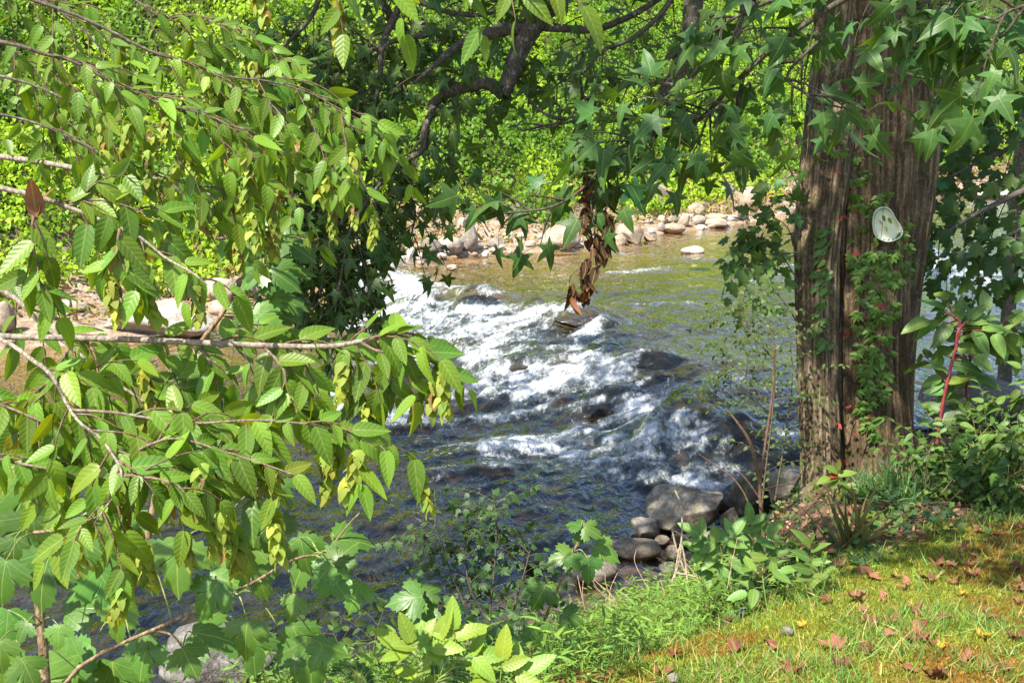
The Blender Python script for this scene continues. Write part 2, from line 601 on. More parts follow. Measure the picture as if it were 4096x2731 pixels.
def ground(px, py, tmin=2.0, tmax=70.0, wat=False):
    """where the view ray through a pixel meets the terrain (or the water)"""
    r = ray(px, py)
    t = np.concatenate([np.arange(tmin, 12, 0.01), np.arange(12, tmax, 0.04)])
    P = CAM + r * t[:, None]
    z = terrain(P[:, 0], P[:, 1])
    if wat:
        z = np.maximum(z, water_base(P[:, 0], P[:, 1]))
    k = np.argmax(P[:, 2] <= z)
    return P[k], t[k]


def gz(x, y):
    return float(terrain(np.array([x]), np.array([y]))[0])


# ---------------------------------------------------------------- terrain mesh
def axis(segs):
    out = [segs[0][0]]
    for a, b, st in segs:
        n = max(1, int(round((b - a) / st)))
        out += list(a + (b - a) * np.arange(1, n + 1) / n)
    return np.array(out)


def grid_faces(nx, ny):
    i = np.arange(ny - 1)[:, None] * nx
    j = np.arange(nx - 1)[None, :]
    a = i + j
    return np.stack([a, a + 1, a + nx + 1, a + nx], -1).reshape(-1, 4)


xs = axis([(-60, -16, 2.0), (-16, 18, 0.085), (18, 30, 0.4), (30, 70, 2.5)])
ys = axis([(-30, 1, 1.5), (1, 12, 0.06), (12, 34, 0.11), (34, 60, 0.35), (60, 110, 4)])
X, Y = np.meshgrid(xs, ys)
Z = terrain(X, Y)
dn = -sdist(NEAR, X, Y)
df = sdist(FAR, X, Y)
na = fbm(X * 1.3, Y * 1.3, 3.0, 4)
nb = fbm(X * 5, Y * 5, 6.0, 3)
ns = fbm(X * 9, Y * 9, 8.0, 3)
# bed: brown stones with green algae, sandy towards the far bank, dark on the humps
sand = np.exp(-np.maximum(-df - 0.2, 0) / 1.6)
bed = mix((0.060, 0.042, 0.024), (0.085, 0.085, 0.014), sm(.42, .6, na))
bed = mix(bed, (0.20, 0.12, 0.055), sm(.58, .70, nb) * 0.45)
bed = mix(bed, (0.13, 0.135, 0.018), sm(1.0, 3.0, (X + 3.6) * 0.865 + (Y - 20.5) * 0.5) * sm(.38, .55, fbm(X * .5, Y * .5, 9., 3)))
bed = mix(bed, (0.36, 0.22, 0.105), np.clip(sand * 1.3, 0, 1) * 0.9)
bed = bed * (1 - .45 * sm(2.5, 0.5, (X + 3.6) * 0.865 + (Y - 20.5) * 0.5) * sm(14, 9, Y))[..., None]  # near bed darkened: shade painted into its colour
bed = mix(bed, (0.018, 0.015, 0.014), sm(0.03, 0.11, hump(X, Y)))
soil = mix((0.075, 0.045, 0.025), (0.15, 0.095, 0.06), sm(.4, .62, nb))
moss = mix((0.15, 0.15, 0.02), (0.17, 0.10, 0.02), sm(.50, .62, na))
soil = mix(soil, moss, sm(1.5, 2.4, dn + (na - .5) * 2.0) * 0.9 * (1 - sm(4.7, 5.5, Y + (nb - .5) + .25 * (1.8 - X))))
gravel = mix((0.24, 0.165, 0.105), (0.34, 0.27, 0.2), sm(.42, .62, ns))
vine = mix((0.030, 0.045, 0.010), (0.055, 0.075, 0.014), na)
far_c = mix(gravel, vine, sm(2.0, 3.6, df + (na - .5) * 2.5))
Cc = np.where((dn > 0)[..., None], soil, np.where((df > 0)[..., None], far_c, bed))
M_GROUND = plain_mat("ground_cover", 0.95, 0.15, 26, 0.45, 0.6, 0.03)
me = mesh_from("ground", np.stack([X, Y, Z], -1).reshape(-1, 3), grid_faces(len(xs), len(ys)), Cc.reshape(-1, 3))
tag(link("ground", me, M_GROUND), "river banks, bed and hillside of earth, sand and stones", "ground", kind="structure")

# ---------------------------------------------------------------- water
BLOBS = []


def blob(x0, y0, x1, y1, w, k):
    """a streak of white water along a pixel segment, w pixels half width"""
    z = float(water_base(*on_plane((x0 + x1) / 2, (y0 + y1) / 2, .25)[:2]))
    a, b = on_plane(x0, y0, z), on_plane(x1, y1, z)
    c = on_plane((x0 + x1) / 2, (y0 + y1) / 2 - w, z) - (a + b) / 2
    BLOBS.append((a[:2], b[:2], max(0.10, 0.95 * np.hypot(c[0], c[1])), k))


for b in [(1440, 1095, 1640, 1250, 34, 1.0), (1470, 1085, 1720, 1135, 14, .8), (1720, 1135, 1990, 1200, 12, .65), (1390, 1290, 1700, 1240, 26, .8), (1690, 1330, 2220, 1300, 30, 1.15),
          (1680, 1230, 1950, 1260, 26, .9), (1480, 1180, 1600, 1240, 25, .9), (1930, 1400, 1990, 1540, 50, .75), (1800, 1575, 2420, 1600, 34, 1.1), (1990, 1500, 2330, 1545, 22, .75),
          (2290, 1400, 2490, 1450, 22, .95), (2240, 1345, 2420, 1300, 12, .8), (2230, 1530, 2380, 1610, 35, .8), (1340, 1650, 1720, 1690, 26, .8), (1500, 1400, 1800, 1480, 26, .6), (1700, 1700, 2150, 1660, 20, .6), (1520, 1710, 1680, 1630, 20, .85),
          (1250, 1570, 1430, 1600, 18, .6), (1960, 1800, 2500, 1760, 40, 1.1), (2420, 1760, 2720, 1880, 46, 1.25), (2640, 1900, 2900, 1970, 44, 1.35), (2300, 1830, 2700, 1950, 40, .8), (2480, 1690, 2550, 1640, 20, .8),
          (3700, 1045, 4090, 1150, 26, .75), (3680, 1000, 3820, 1050, 16, .6), (3850, 1120, 4120, 1200, 16, .6), (2450, 1560, 2950, 1520, 12, .5), (2600, 1640, 2900, 1600, 14, .55),
          (3040, 1720, 3180, 1765, 24, .8), (2540, 1690, 2700, 1860, 14, .45), (1300, 1420, 1600, 1460, 20, .35), (2060, 1640, 2450, 1690, 20, .45), (1750, 1900, 2300, 1860, 25, .35),
          (2380, 1100, 2650, 1075, 9, .55), (2700, 1030, 2900, 1040, 7, .4), (2500, 1205, 2900, 1215, 10, .3), (3000, 1120, 3180, 1060, 10, .5), (2250, 1000, 2600, 1020, 6, .35), (2700, 1760, 2900, 1860, 18, .6)]:
    blob(*b)

wx = axis([(-15, 22, 0.05)])
wy = [3.8]
while wy[-1] < 46:
    wy.append(wy[-1] + max(0.032, 0.0042 * wy[-1]))
wy = np.array(wy)
X, Y = np.meshgrid(wx, wy)
Wb = water_base(X, Y)
H = hump(X, Y)
T = terrain(X, Y)
s = (X + 3.6) * 0.865 + (Y - 20.5) * 0.5
foam = np.zeros_like(X)
for a, b, w, k in BLOBS:
    dx, dy = b - a
    t = np.clip(((X - a[0]) * dx + (Y - a[1]) * dy) / (dx * dx + dy * dy), 0, 1)
    d = np.hypot(X - a[0] - t * dx, Y - a[1] - t * dy)
    foam = np.maximum(foam, k * np.exp(-(d / w) ** 2)) + 0.25 * k * np.exp(-(d / w) ** 2)
# flow-aligned coordinates (the current runs from upper right to lower left)
fu = X * 0.55 + Y * 0.83
fv = X * 0.83 - Y * 0.55
warp = fbm(X * 0.8, Y * 0.8, 1.0, 3) * 2.2
rap = np.clip(np.exp(-((s + 1.0) / 3.6) ** 2) + foam * 0.6, 0, 1.2)
calm = sm(2.0, 5.0, s) * (1 - np.clip(foam * 1.5, 0, 1))
n1 = fbm(fu * 1.3 + warp, fv * 2.2 + warp, 2.0, 4) - 0.5
n2 = .62 * (1 - np.abs(2 * fbm(fu * 2.6 + warp * 1.5, fv * 4.2 + warp * 1.5, 5.0, 2) - 1)) + .38 * fbm(fu * 5.5 + warp * 2, fv * 7.5 + warp * 2, 5.0, 3) - 0.66
n3 = 1 - 2 * np.abs(fbm(X * 3.1 + warp, Y * 3.6, 7.0, 4) - 0.5)
amp = 0.42 + 0.65 * np.clip(rap, 0, 1) - 0.20 * calm
Zw = Wb + H + amp * (0.15 * n1 + 0.075 * n2) + 0.10 * np.clip(foam, 0, 1) * (n3 - 0.6) + 0.04 * np.clip(foam, 0, 1.2)
strand = np.clip(1 - 2.2 * np.abs(fbm(X * 0.9 + warp * .8, (Y + .3 * X) * 3.4 + warp, 3.0, 4) - .5) * 2, 0, 1)
strand2 = np.clip(1 - 2.4 * np.abs(fbm(fu * 1.3 + warp, fv * 4.5 + warp, 13.0, 4) - .5) * 2, 0, 1)
fm = np.clip(foam, 0, 1.2) * (0.30 + 0.62 * strand + .25 * strand2) + 0.40 * (n3 - 0.75) * rap + 0.30 * sm(.25, .7, rap) * (strand * strand2 * 1.6 - .35) + 0.5 * n2 * rap - .03
fm = fm - 0.25 * sm(0.05, 0.16, H) * (foam < 0.55)
fc = grid_faces(len(wx), len(wy))
inside = (T < Zw + 0.30).ravel()
fc = fc[inside[fc].any(1)]
used = np.zeros(X.size, bool)
used[fc.ravel()] = True
idx = np.cumsum(used) - 1
V = np.stack([X, Y, Zw], -1).reshape(-1, 3)[used]
me = mesh_from("river_water", V, idx[fc], attrs={"foam": fm.ravel()[used], "calm": calm.ravel()[used], "depth": np.clip(Zw - T, 0, 1).ravel()[used]})

m, nt, out = newmat("river_water")
N = NT(nt)
ps = N.pos((1, 1, 1))
pf = N.n("ShaderNodeMapping")
pf.inputs["Rotation"].default_value = (0, 0, R(-33))
pf.inputs["Scale"].default_value = (1.0, 0.45, 1)
N.l(ps, pf.inputs["Vector"])
fine = N.noise(22, 3, 0.62, pf.outputs[0], 0.8)
rp1 = N.noise(6.5, 2, 0.5, pf.outputs[0], 0.6)
rp2 = N.noise(17, 1.5, 0.5, pf.outputs[0], 0.5)
mid = N.noise(11, 3, 0.6, pf.outputs[0], 0.8)
foam_a = N.attr("foam").outputs["Fac"]
calm_a = N.attr("calm").outputs["Fac"]
fsum = N.math('ADD', foam_a, N.math('ADD', N.math('MULTIPLY', N.math('SUBTRACT', fine, 0.5), 1.9), N.math('MULTIPLY', N.math('SUBTRACT', mid, 0.5), 1.3)))
fmask = N.math('ADD', N.math('MULTIPLY', N.ramp(fsum, 0.32, 0.95), 0.44), N.math('MULTIPLY', N.ramp(fsum, 0.85, 1.25), 0.45))
rdg = N.math('SUBTRACT', 1.0, N.math('ABSOLUTE', N.math('SUBTRACT', N.math('MULTIPLY', rp1, 2.0), 1.0)))
hsum = N.math('ADD', N.math('MULTIPLY', rdg, 1.0), N.math('MULTIPLY', rp2, 0.5))
nrm = N.n("ShaderNodeBump")
N.l(N.math('SUBTRACT', 1.0, N.math('MULTIPLY', calm_a, 0.35)), nrm.inputs["Strength"])
nrm.inputs["Distance"].default_value = 0.024
N.l(hsum, nrm.inputs["Height"])
gl = N.n("ShaderNodeBsdfGlossy")
gl.inputs["Roughness"].default_value = 0.03
N.l(nrm.outputs[0], gl.inputs["Normal"])
tr = N.n("ShaderNodeBsdfTransparent")
dep = N.attr("depth").outputs["Fac"]
N.l(N.mixc(N.ramp(dep, 0.02, 0.5), (0.97, 0.94, 0.88), (0.66, 0.66, 0.46)), tr.inputs["Color"])
df_ = N.n("ShaderNodeBsdfDiffuse")     # suspended bubbles and silt in the moving water
df_.inputs["Color"].default_value = (0.13, 0.15, 0.13, 1)
N.l(nrm.outputs[0], df_.inputs["Normal"])
body = N.n("ShaderNodeMixShader")
N.l(N.ramp(foam_a, 0.0, 0.8, 0.02, 0.40), body.inputs[0])
N.l(tr.outputs[0], body.inputs[1])
N.l(df_.outputs[0], body.inputs[2])
fr = N.n("ShaderNodeFresnel")
fr.inputs["IOR"].default_value = 1.36
N.l(nrm.outputs[0], fr.inputs["Normal"])
wsh = N.n("ShaderNodeMixShader")
N.l(N.math('MULTIPLY', fr.outputs[0], 1.6, True), wsh.inputs[0])
N.l(body.outputs[0], wsh.inputs[1])
N.l(gl.outputs[0], wsh.inputs[2])
fo = N.n("ShaderNodeBsdfPrincipled")
fo.inputs["Base Color"].default_value = (0.66, 0.69, 0.72, 1)
fo.inputs["Roughness"].default_value = 0.45
fo.inputs["Subsurface Weight"].default_value = 0.0
fb = N.n("ShaderNodeBump")
fb.inputs["Strength"].default_value = 0.9
fb.inputs["Distance"].default_value = 0.05
N.l(fsum, fb.inputs["Height"])
N.l(fb.outputs[0], fo.inputs["Normal"])
fin = N.n("ShaderNodeMixShader")
N.l(fmask, fin.inputs[0])
N.l(wsh.outputs[0], fin.inputs[1])
N.l(fo.outputs[0], fin.inputs[2])
N.l(fin.outputs[0], out.inputs["Surface"])
tag(link("river_water", me, m), "shallow rocky river with white rapids", "river", kind="structure")


# ---------------------------------------------------------------- rocks
def rock_mesh(seed, sx, sy, sz, ang=0.0, sub=4, rough=0.16):
    import bmesh
    bm = bmesh.new()
    bmesh.ops.create_icosphere(bm, subdivisions=sub, radius=1.0)
    V = np.array([v.co[:] for v in bm.verts])
    F = np.array([[v.index for v in f.verts] for f in bm.faces])
    bm.free()
    rs = np.random.default_rng(seed)
    o = rs.uniform(0, 50, 3)
    if ang >= .7:      # blocky slabs
        V = np.sign(V) * np.abs(V) ** .62
    # flatten the ball with random planes: rounded or angular
    for k in range(int(5 + 9 * ang)):
        nrm_ = rs.normal(size=3)
        nrm_ /= np.linalg.norm(nrm_)
        h = rs.uniform(0.55, 0.86) if ang > 0.3 else rs.uniform(0.74, 0.94)
        d = V @ nrm_
        over = np.maximum(d - h, 0)
        V = V - nrm_[None] * (over * (min(1.0, 0.6 + 0.55 * ang)))[:, None]
    n = fbm(V[:, 0] * 1.3 + o[0], V[:, 1] * 1.3 + o[1], V[:, 2] * 1.3 + o[2], 3) - 0.5
    n2_ = fbm(V[:, 0] * 5 + o[0], V[:, 1] * 5 + o[1], V[:, 2] * 5 + o[2], 3) - 0.5
    V = V * (1 + rough * 1.5 * n + rough * (0.42 + .25 * ang) * n2_)[:, None]
    mx = np.abs(V).max(0)
    V = V / mx * np.array([sx, sy, sz])
    return mesh_from("rock", V, F)


ROCK_N = [0]


def rock(name, label, box, mat, ang=0.2, group=None, cat="rock", sink=0.12, deep=0.9, tilt=0, seed=None, d=None, yaw=None):
    """a rock that fills the pixel box x0,y0,x1,y1, standing on what is under the box"""
    ROCK_N[0] += 1
    seed = seed or ROCK_N[0] * 7 + 3
    x0, y0, x1, y1 = box
    p, t = ground((x0 + x1) / 2, y1, wat=True)
    if d:
        t = d
        p = at((x0 + x1) / 2, y1, d)
    w = (x1 - x0) * t / FPX / 2
    h = (y1 - y0) * t / FPX / 2
    dep = math.sqrt(w * min(w, h * 1.6)) * deep
    h = max(h * 1.0 - dep * 0.10, h * 0.55) * (1 + sink)
    o = link(name, rock_mesh(seed, w, dep, h, ang, 5 if w * FPX / t > 120 else 4), mat)
    o.location = (p[0], p[1] + dep * 0.85, p[2] + h * (1 - 2 * sink))
    o.rotation_euler = (0, R(tilt), R(yaw) if yaw is not None else rnd(-0.3, 0.3))
    tag(o, label, cat, group)
    return o


FG = "stones along the far waterline"
# far bank, left to right
for nm, lb, bx, mt, an, kw in [
    ("boulder", "rounded brown boulder on the far bank behind the hanging fruit clusters", (795, 1118, 930, 1212), RK_TAN, .1, {}),
    ("boulder", "brown boulder on the far bank tucked under the big drooping sycamore leaves", (908, 1126, 1010, 1196), RK_TAN, .1, {}),
    ("boulder", "largest far bank boulder, broad angular grey slab behind the hornbeam bough", (405, 1205, 830, 1350), RK_GREY, .7, {}),
    ("boulder", "low smooth boulder between the broad grey slab and the rapids", (812, 1198, 990, 1268), RK_TAN, .15, {}),
    ("boulder", "flat grey boulder behind the leaves, left of the broad slab", (205, 1203, 335, 1250), RK_GREY, .3, {}),
    ("boulder", "brown boulder cut by the left edge of the photograph on far bank", (-40, 1215, 45, 1335), RK_TAN, .4, {}),
    ("boulder", "dry-grass fringed boulder behind the brown rounded one under the leaves", (650, 1132, 810, 1200), RK_TAN, .3, {}),
    ("boulder", "big smooth grey-brown boulder overhanging the head of the rapids", (1440, 950, 1595, 1038), RK_TAN, .12, {}),
    ("rock", "brown wet pebble at the head of the rapids below the big smooth boulder", (1474, 1048, 1503, 1080), RK_TAN, .05, {}),
    ("rock", "upright pale stone right of the big smooth boulder", (1628, 988, 1664, 1036), RK_WHITE, .6, {}),
    ("rock", "angular pale slab lying at waterline below the dark hollowed rock", (1652, 1012, 1710, 1042), RK_WHITE, .8, {}),
    ("rock", "dark hollowed rock under trailing vines at far waterline", (1686, 957, 1762, 1022), RK_GREY, .6, {}),
    ("rock", "rounded grey rock dappled by leaf shadows at far waterline", (1738, 948, 1848, 1016), RK_GREY, .2, {}),
    ("rock", "tall grey rock behind the hanging star leaves at far waterline", (1842, 905, 1908, 1008), RK_GREY, .4, {}),
    ("rock", "small wet stone standing alone in shallow water near far bank", (1667, 1042, 1696, 1060), RK_TAN, .1, {}),
    ("rock", "low brown rock breaking the water upstream of the rapids lip", (1784, 1058, 1832, 1084), RK_TAN, .2, {}),
    ("rock", "pale stone behind the lowest star leaf tip in shallow water", (1930, 1006, 1954, 1030), RK_WHITE, .2, {}),
    ("rock", "grey stone behind the overlapping star leaves on far bank", (1955, 952, 2014, 992), RK_GREY, .5, {}),
    ("rock", "flat white stone on the gravel left of the pointed-bottom boulder", (2064, 987, 2108, 1003), RK_WHITE, .1, {}),
    ("rock", "brown slab on gravel beside the pointed-bottom boulder", (2104, 962, 2150, 991), RK_TAN, .6, {}),
    ("boulder", "pale boulder with pointed bottom left of the hanging dead leaves", (2160, 906, 2318, 1003), RK_TAN, .35, {}),
    ("rock", "grey rock higher up the bank among dry stems behind star leaves", (1828, 868, 1872, 912), RK_GREY, .4, {}),
    ("rock", "triangular pale rock at the water right of the hanging dead leaves", (2444, 929, 2504, 977), RK_TAN, .75, {}),
    ("rock", "large wedge-shaped pale rock leaning towards the water", (2470, 902, 2572, 972), RK_TAN, .8, {"tilt": 18}),
    ("rock", "small cream rock in shallow water right of the wedge-shaped one", (2580, 935, 2628, 964), RK_TAN, .6, {}),
    ("boulder", "tall angular boulder half covered by dry weeds on far bank", (2582, 738, 2692, 848), RK_TAN, .8, {"tilt": 15}),
    ("rock", "oval tan cobble at waterline, largest of its row", (2656, 893, 2742, 932), RK_TAN, .05, {}),
    ("rock", "egg-shaped stone leaning on the oval tan cobble", (2630, 891, 2660, 926), RK_GREY, .1, {}),
    ("rock", "upright oblong stone between cobbles near the far waterline", (2720, 856, 2758, 908), RK_TAN, .1, {"tilt": 20}),
    ("rock", "forked tan rock heaped above the far waterline cobbles", (2754, 812, 2822, 862), RK_TAN, .5, {}),
    ("rock", "grey stone lying behind the forked tan rock", (2786, 804, 2838, 834), RK_GREY, .2, {}),
    ("rock", "long flat pale rock at the water's edge, lower of the two", (2822, 872, 2912, 910), RK_TAN, .1, {}),
    ("rock", "long flat pale rock resting behind its lower twin", (2818, 852, 2908, 884), RK_TAN, .1, {}),
    ("rock", "grey lump between upright stone and long flat rocks", (2772, 862, 2826, 902), RK_GREY, .3, {}),
    ("boulder", "big round pale boulder highest above the far cobbles", (2962, 752, 3052, 846), RK_TAN, .08, {}),
    ("rock", "bright white rock on the far bank among green vines", (2880, 730, 2938, 774), RK_WHITE, .5, {}),
    ("rock", "flat tan rock half buried in vines above the round boulder", (2958, 718, 3030, 752), RK_TAN, .2, {}),
    ("rock", "mossy round stone at waterline under the big round boulder", (2956, 850, 2996, 884), RK_DARK, .05, {}),
    ("rock", "thin white slab at waterline right of the long flat rocks", (2910, 862, 2956, 884), RK_WHITE, .2, {}),
    ("rock", "low flat tan rock showing above water in midstream pool", (2732, 980, 2822, 1012), RK_TAN, .1, {"sink": .35}),
    ("rock", "tan stone near the trunk, right of the round boulder's foot", (3040, 832, 3082, 862), RK_TAN, .3, {}),
    ("rock", "pale rock on the bank touching the trunk's edge, highest", (3116, 750, 3176, 782), RK_TAN, .4, {}),
    ("rock", "upright cream rock right of the big round boulder", (3058, 732, 3092, 772), RK_WHITE, .5, {}),
    ("rock", "grey rock beside the trunk behind the maple leaves", (3148, 826, 3190, 862), RK_GREY, .4, {}),
    ("rock", "small tan block under the forked rock, left of upright stone", (2626, 862, 2670, 896), RK_TAN, .4, {}),
    ("rock", "speckled grey block right behind the oval tan cobble", (2668, 862, 2716, 896), RK_GREY, .5, {}),
    ("rock", "flat rock on far shore, left one past the trunk", (3690, 722, 3790, 772), RK_TAN, .3, {}),
    ("rock", "long pale slab on far shore past the trunk near the right edge", (3900, 745, 4060, 792), RK_WHITE, .3, {}),
    ("rock", "round rock on the far shore above the long pale slab", (3800, 690, 3870, 728), RK_TAN, .2, {}),
    ("rock", "brown rock on the far shore at the photograph's right edge", (4020, 700, 4120, 745), RK_TAN, .4, {}),
]:
    cxm, cym = (bx[0] + bx[2]) / 2, bx[3]
    rock(nm, lb, (cxm + (bx[0] - cxm) * 1.15, cym + (bx[1] - cym) * 1.15, cxm + (bx[2] - cxm) * 1.15, cym + 2), mt, an, **kw)

# near bank and midstream
for nm, lb, bx, mt, an, kw in [
    ("boulder", "big lichen-spotted boulder on near bank below the rapids", (2600, 1960, 2922, 2158), RK_LICHEN, .75, {}),
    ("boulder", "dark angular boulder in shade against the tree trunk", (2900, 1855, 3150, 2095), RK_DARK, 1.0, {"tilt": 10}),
    ("boulder", "pale rounded boulder behind the dark angular one beside the trunk", (3060, 1850, 3235, 2050), RK_LICHEN, .8, {"d": 8.3}),
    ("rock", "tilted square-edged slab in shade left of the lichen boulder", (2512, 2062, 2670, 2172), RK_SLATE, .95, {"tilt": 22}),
    ("rock", "long flat rock with a dark crack over the still brown water", (2440, 2160, 2668, 2248), RK_SLATE, .3, {}),
    ("rock", "grey stone wedged beside the long flat cracked rock", (2662, 2178, 2724, 2240), RK_SLATE, .3, {}),
    ("rock", "small round brown stone on top of the shaded rock pile", (2622, 2140, 2684, 2182), RK_TAN, .1, {}),
    ("rock", "pointed grey rock between the lichen boulder and bare stems", (2880, 2022, 2978, 2130), RK_LICHEN, .7, {}),
    ("rock", "domed grey rock alone in the shallows behind the sycamore sprout", (2286, 2230, 2478, 2348), RK_SLATE, .2, {}),
    ("rock", "brown rock behind the dry bleached stalks", (2732, 2184, 2842, 2300), RK_DARK, .5, {}),
    ("rock", "flat grey rock behind the ash seedlings under the bare stems", (2912, 2132, 3046, 2205), RK_LICHEN, .4, {}),
    ("rock", "small grey stone hidden at the foot of ash seedlings", (2868, 2268, 2930, 2325), RK_SLATE, .3, {}),
    ("rock", "wet brown ledge behind the trunk beside the last cascade", (3060, 1800, 3230, 1880), RK_WET, .6, {"d": 9.2}),
    ("rock", "dark wet lump in the shallows left of the domed grey rock", (2076, 2222, 2176, 2284), RK_WET, .6, {}),
    ("rock", "black wet rock poking out of the midstream white water", (2325, 1606, 2455, 1668), RK_WET, .7, {"sink": .3}),
    ("boulder", "lichen-crusted grey boulder at bottom edge under the sycamore leaves", (540, 2510, 1080, 2790), RK_SHADE, .45, {}),
    ("boulder", "broad pale boulder in dappled shade behind the red-stemmed plant", (3730, 1480, 4180, 1720), RK_SHADE, .2, {}),
    ("rock", "flat brown slab under the pointed grey rock in the shaded pile", (2780, 2120, 2910, 2190), RK_SLATE, .9, {"tilt": -8}),
    ("rock", "dark block between the lichen boulder and the long cracked rock", (2690, 2130, 2800, 2190), RK_DARK, .9, {}),
    ("rock", "low tan stone at the waterline under the brown rock behind stalks", (2640, 2250, 2740, 2310), RK_SLATE, .5, {}),
    ("rock", "small dark wedge leaning on the dark angular boulder's left side", (2858, 1990, 2930, 2060), RK_DARK, .9, {}),
    ("boulder", "dark water-glazed boulder at the lip right under the hanging dead leaves", (2215, 1238, 2480, 1308), RK_WET, .45, {"sink": .42}),
    ("boulder", "dark wet boulder amid white water left of the midstream black rock", (2030, 1420, 2230, 1512), RK_WET, .45, {"sink": .46}),
    ("boulder", "long dark wet boulder in the smooth pool below the dead leaf strand", (2475, 1392, 2755, 1466), RK_WET, .4, {"sink": .42}),
    ("boulder", "broad dark ledge with water pouring off it above the last cascade", (2560, 1620, 2960, 1760), RK_WET, .6, {"sink": .36}),
    ("boulder", "dark dripping ledge beside the last white pool near the bare saplings", (2640, 1785, 2960, 1880), RK_WET, .6, {"sink": .36}),
    ("boulder", "wet brown hump under the first white streak near the far bank", (1830, 1160, 2010, 1222), RK_WET, .4, {"sink": .45}),
    ("boulder", "reddish wet rock awash in front of the hornbeam spray tip", (1400, 1605, 1540, 1665), RK_WET, .4, {"sink": .45}),
    ("rock", "dark rock in the rapids right of the tree near the edge", (3985, 1180, 4080, 1212), RK_WET, .4, {"sink": .3}),
]:
    rock(nm, lb, bx, mt, an, **kw)

# small individual stones, then uncountable gravel
k = 0
protos = [rock_mesh(900 + i, 1, .8, .62, .25, 3) for i in range(6)]
for i in range(90):
    px = rnd(1420, 3200)
    py = float(np.interp(px, [a for a, b in _far], [b for a, b in _far])) - rnd(-6, 60)
    p, t = ground(px, py, wat=True)
    sz = rnd(.05, .13)
    me0 = protos[i % 6]
    mt = random.choice([RK_TAN, RK_TAN, RK_GREY, RK_WHITE])
    o = bpy.data.objects.new("stone", me0)
    COL.objects.link(o)
    if not me0.materials:
        me0.materials.append(mt)
    o.location = p + np.array([0, 0, sz * 0.3])
    o.scale = (sz, sz, sz * rnd(.7, 1.1))
    o.rotation_euler = (rnd(-.3, .3), rnd(-.3, .3), rnd(0, 6))
    tag(o, "fist-sized pale stone lying loose along the far waterline", "stone", FG)

# ---------------------------------------------------------------- kudzu on the far hillside
T_KUDZU = (np.array([(0, 0, 0), (-.40, .34, .10), (.40, .34, .10), (0, 1, -.05), (0, .42, 0)], float),
           np.array([(0, 4, 1), (0, 2, 4), (1, 4, 3), (4, 2, 3)]), np.array([(.5, 0), (.1, .34), (.9, .34), (.5, 1), (.5, .4)], float))


def in_view(P, mx=260, top=-420, bot=3100):
    d = P - CAM
    f = d @ AX_F
    px = CX + FPX * (d @ AX_R) / f
    py = CY - FPX * (d @ AX_U) / f
    return (f > 0.5) & (px > -mx) & (px < 4096 + mx) & (py > top) & (py < bot), px, py


def scatter(n, x0, x1, y0, y1, test):
    x = RNG.uniform(x0, x1, n)
    y = RNG.uniform(y0, y1, n)
    z = terrain(x, y)
    P = np.stack([x, y, z], -1)
    return P[test(P)]


def normals(P, e=0.08):
    zx = terrain(P[:, 0] + e, P[:, 1]) - terrain(P[:, 0] - e, P[:, 1])
    zy = terrain(P[:, 0], P[:, 1] + e) - terrain(P[:, 0], P[:, 1] - e)
    n = np.stack([-zx / (2 * e), -zy / (2 * e), np.ones(len(P))], -1)
    return n / np.linalg.norm(n, axis=1, keepdims=True)


def bulk(tpl, P, tip, nrm, size, col, curl):
    L = Leaves(tpl)
    L.p, L.y, L.n, L.s, L.c, L.k = P, tip, nrm, size, col, curl
    return L


def colvar(n, base, s=0.25, yel=0.12):
    b = np.exp(RNG.normal(0, s, (n, 1)))
    w = RNG.normal(0, yel, (n, 1))
    return np.asarray(base)[None] * b * np.concatenate([1 + w, np.ones((n, 1)), 1 - w * .8], 1)


def kz_ok(P):
    d = sdist(FAR, P[:, 0], P[:, 1])
    edge = 1.9 + 1.6 * (fbm(P[:, 0] * .6, P[:, 1] * .6, 2.0, 3) - .5) * 2
    v, px, py = in_view(P)
    return v & (d > edge) & ((fbm(P[:, 0] * 1.25, P[:, 1] * 1.25, P[:, 2] * 1.25, 3) > .36) | (RNG.uniform(0, 1, len(P)) < .45))


P = scatter(1100000, -24, 36, 16, 62, kz_ok)
nn = normals(P)
cl = fbm(P[:, 0] * .55, P[:, 1] * .55, 3.0, 4)
lift = np.abs(RNG.normal(0, .16, len(P))) + 0.55 * np.maximum(fbm(P[:, 0] * 1.3, P[:, 1] * 1.3, P[:, 2] * 1.3, 3) - .42, 0)
P = P + nn * lift[:, None]
dn_ = RNG.normal(0, .55, (len(P), 3))
N_ = nn * .7 + np.array([-.1, -.2, .55]) + dn_
tip = np.array([0, -.5, -.55]) + RNG.normal(0, .55, (len(P), 3))
c = mix((0.12, 0.245, 0.014), (0.29, 0.45, 0.020), sm(.38, .62, cl)) * np.exp(RNG.normal(0, .16, (len(P), 1)))
L = bulk(T_KUDZU, P, tip, N_, RNG.uniform(.07, .13, len(P)), c, RNG.uniform(0, .4, len(P)))
print("kudzu leaves", len(P))
o = L.build("kudzu_vines", M_KUDZU)
tag(o, "bright green kudzu leaves blanketing the whole far hillside", "vines", kind="stuff")


# dry stems and weeds on the far bank
def dry_ok(P):
    d = sdist(FAR, P[:, 0], P[:, 1])
    v, _, _ = in_view(P)
    return v & (d > .35) & (d < 3.4) & (RNG.uniform(0, 1, len(P)) < .25 + fbm(P[:, 0] * 1.1, P[:, 1] * 1.1, 5.0, 3))


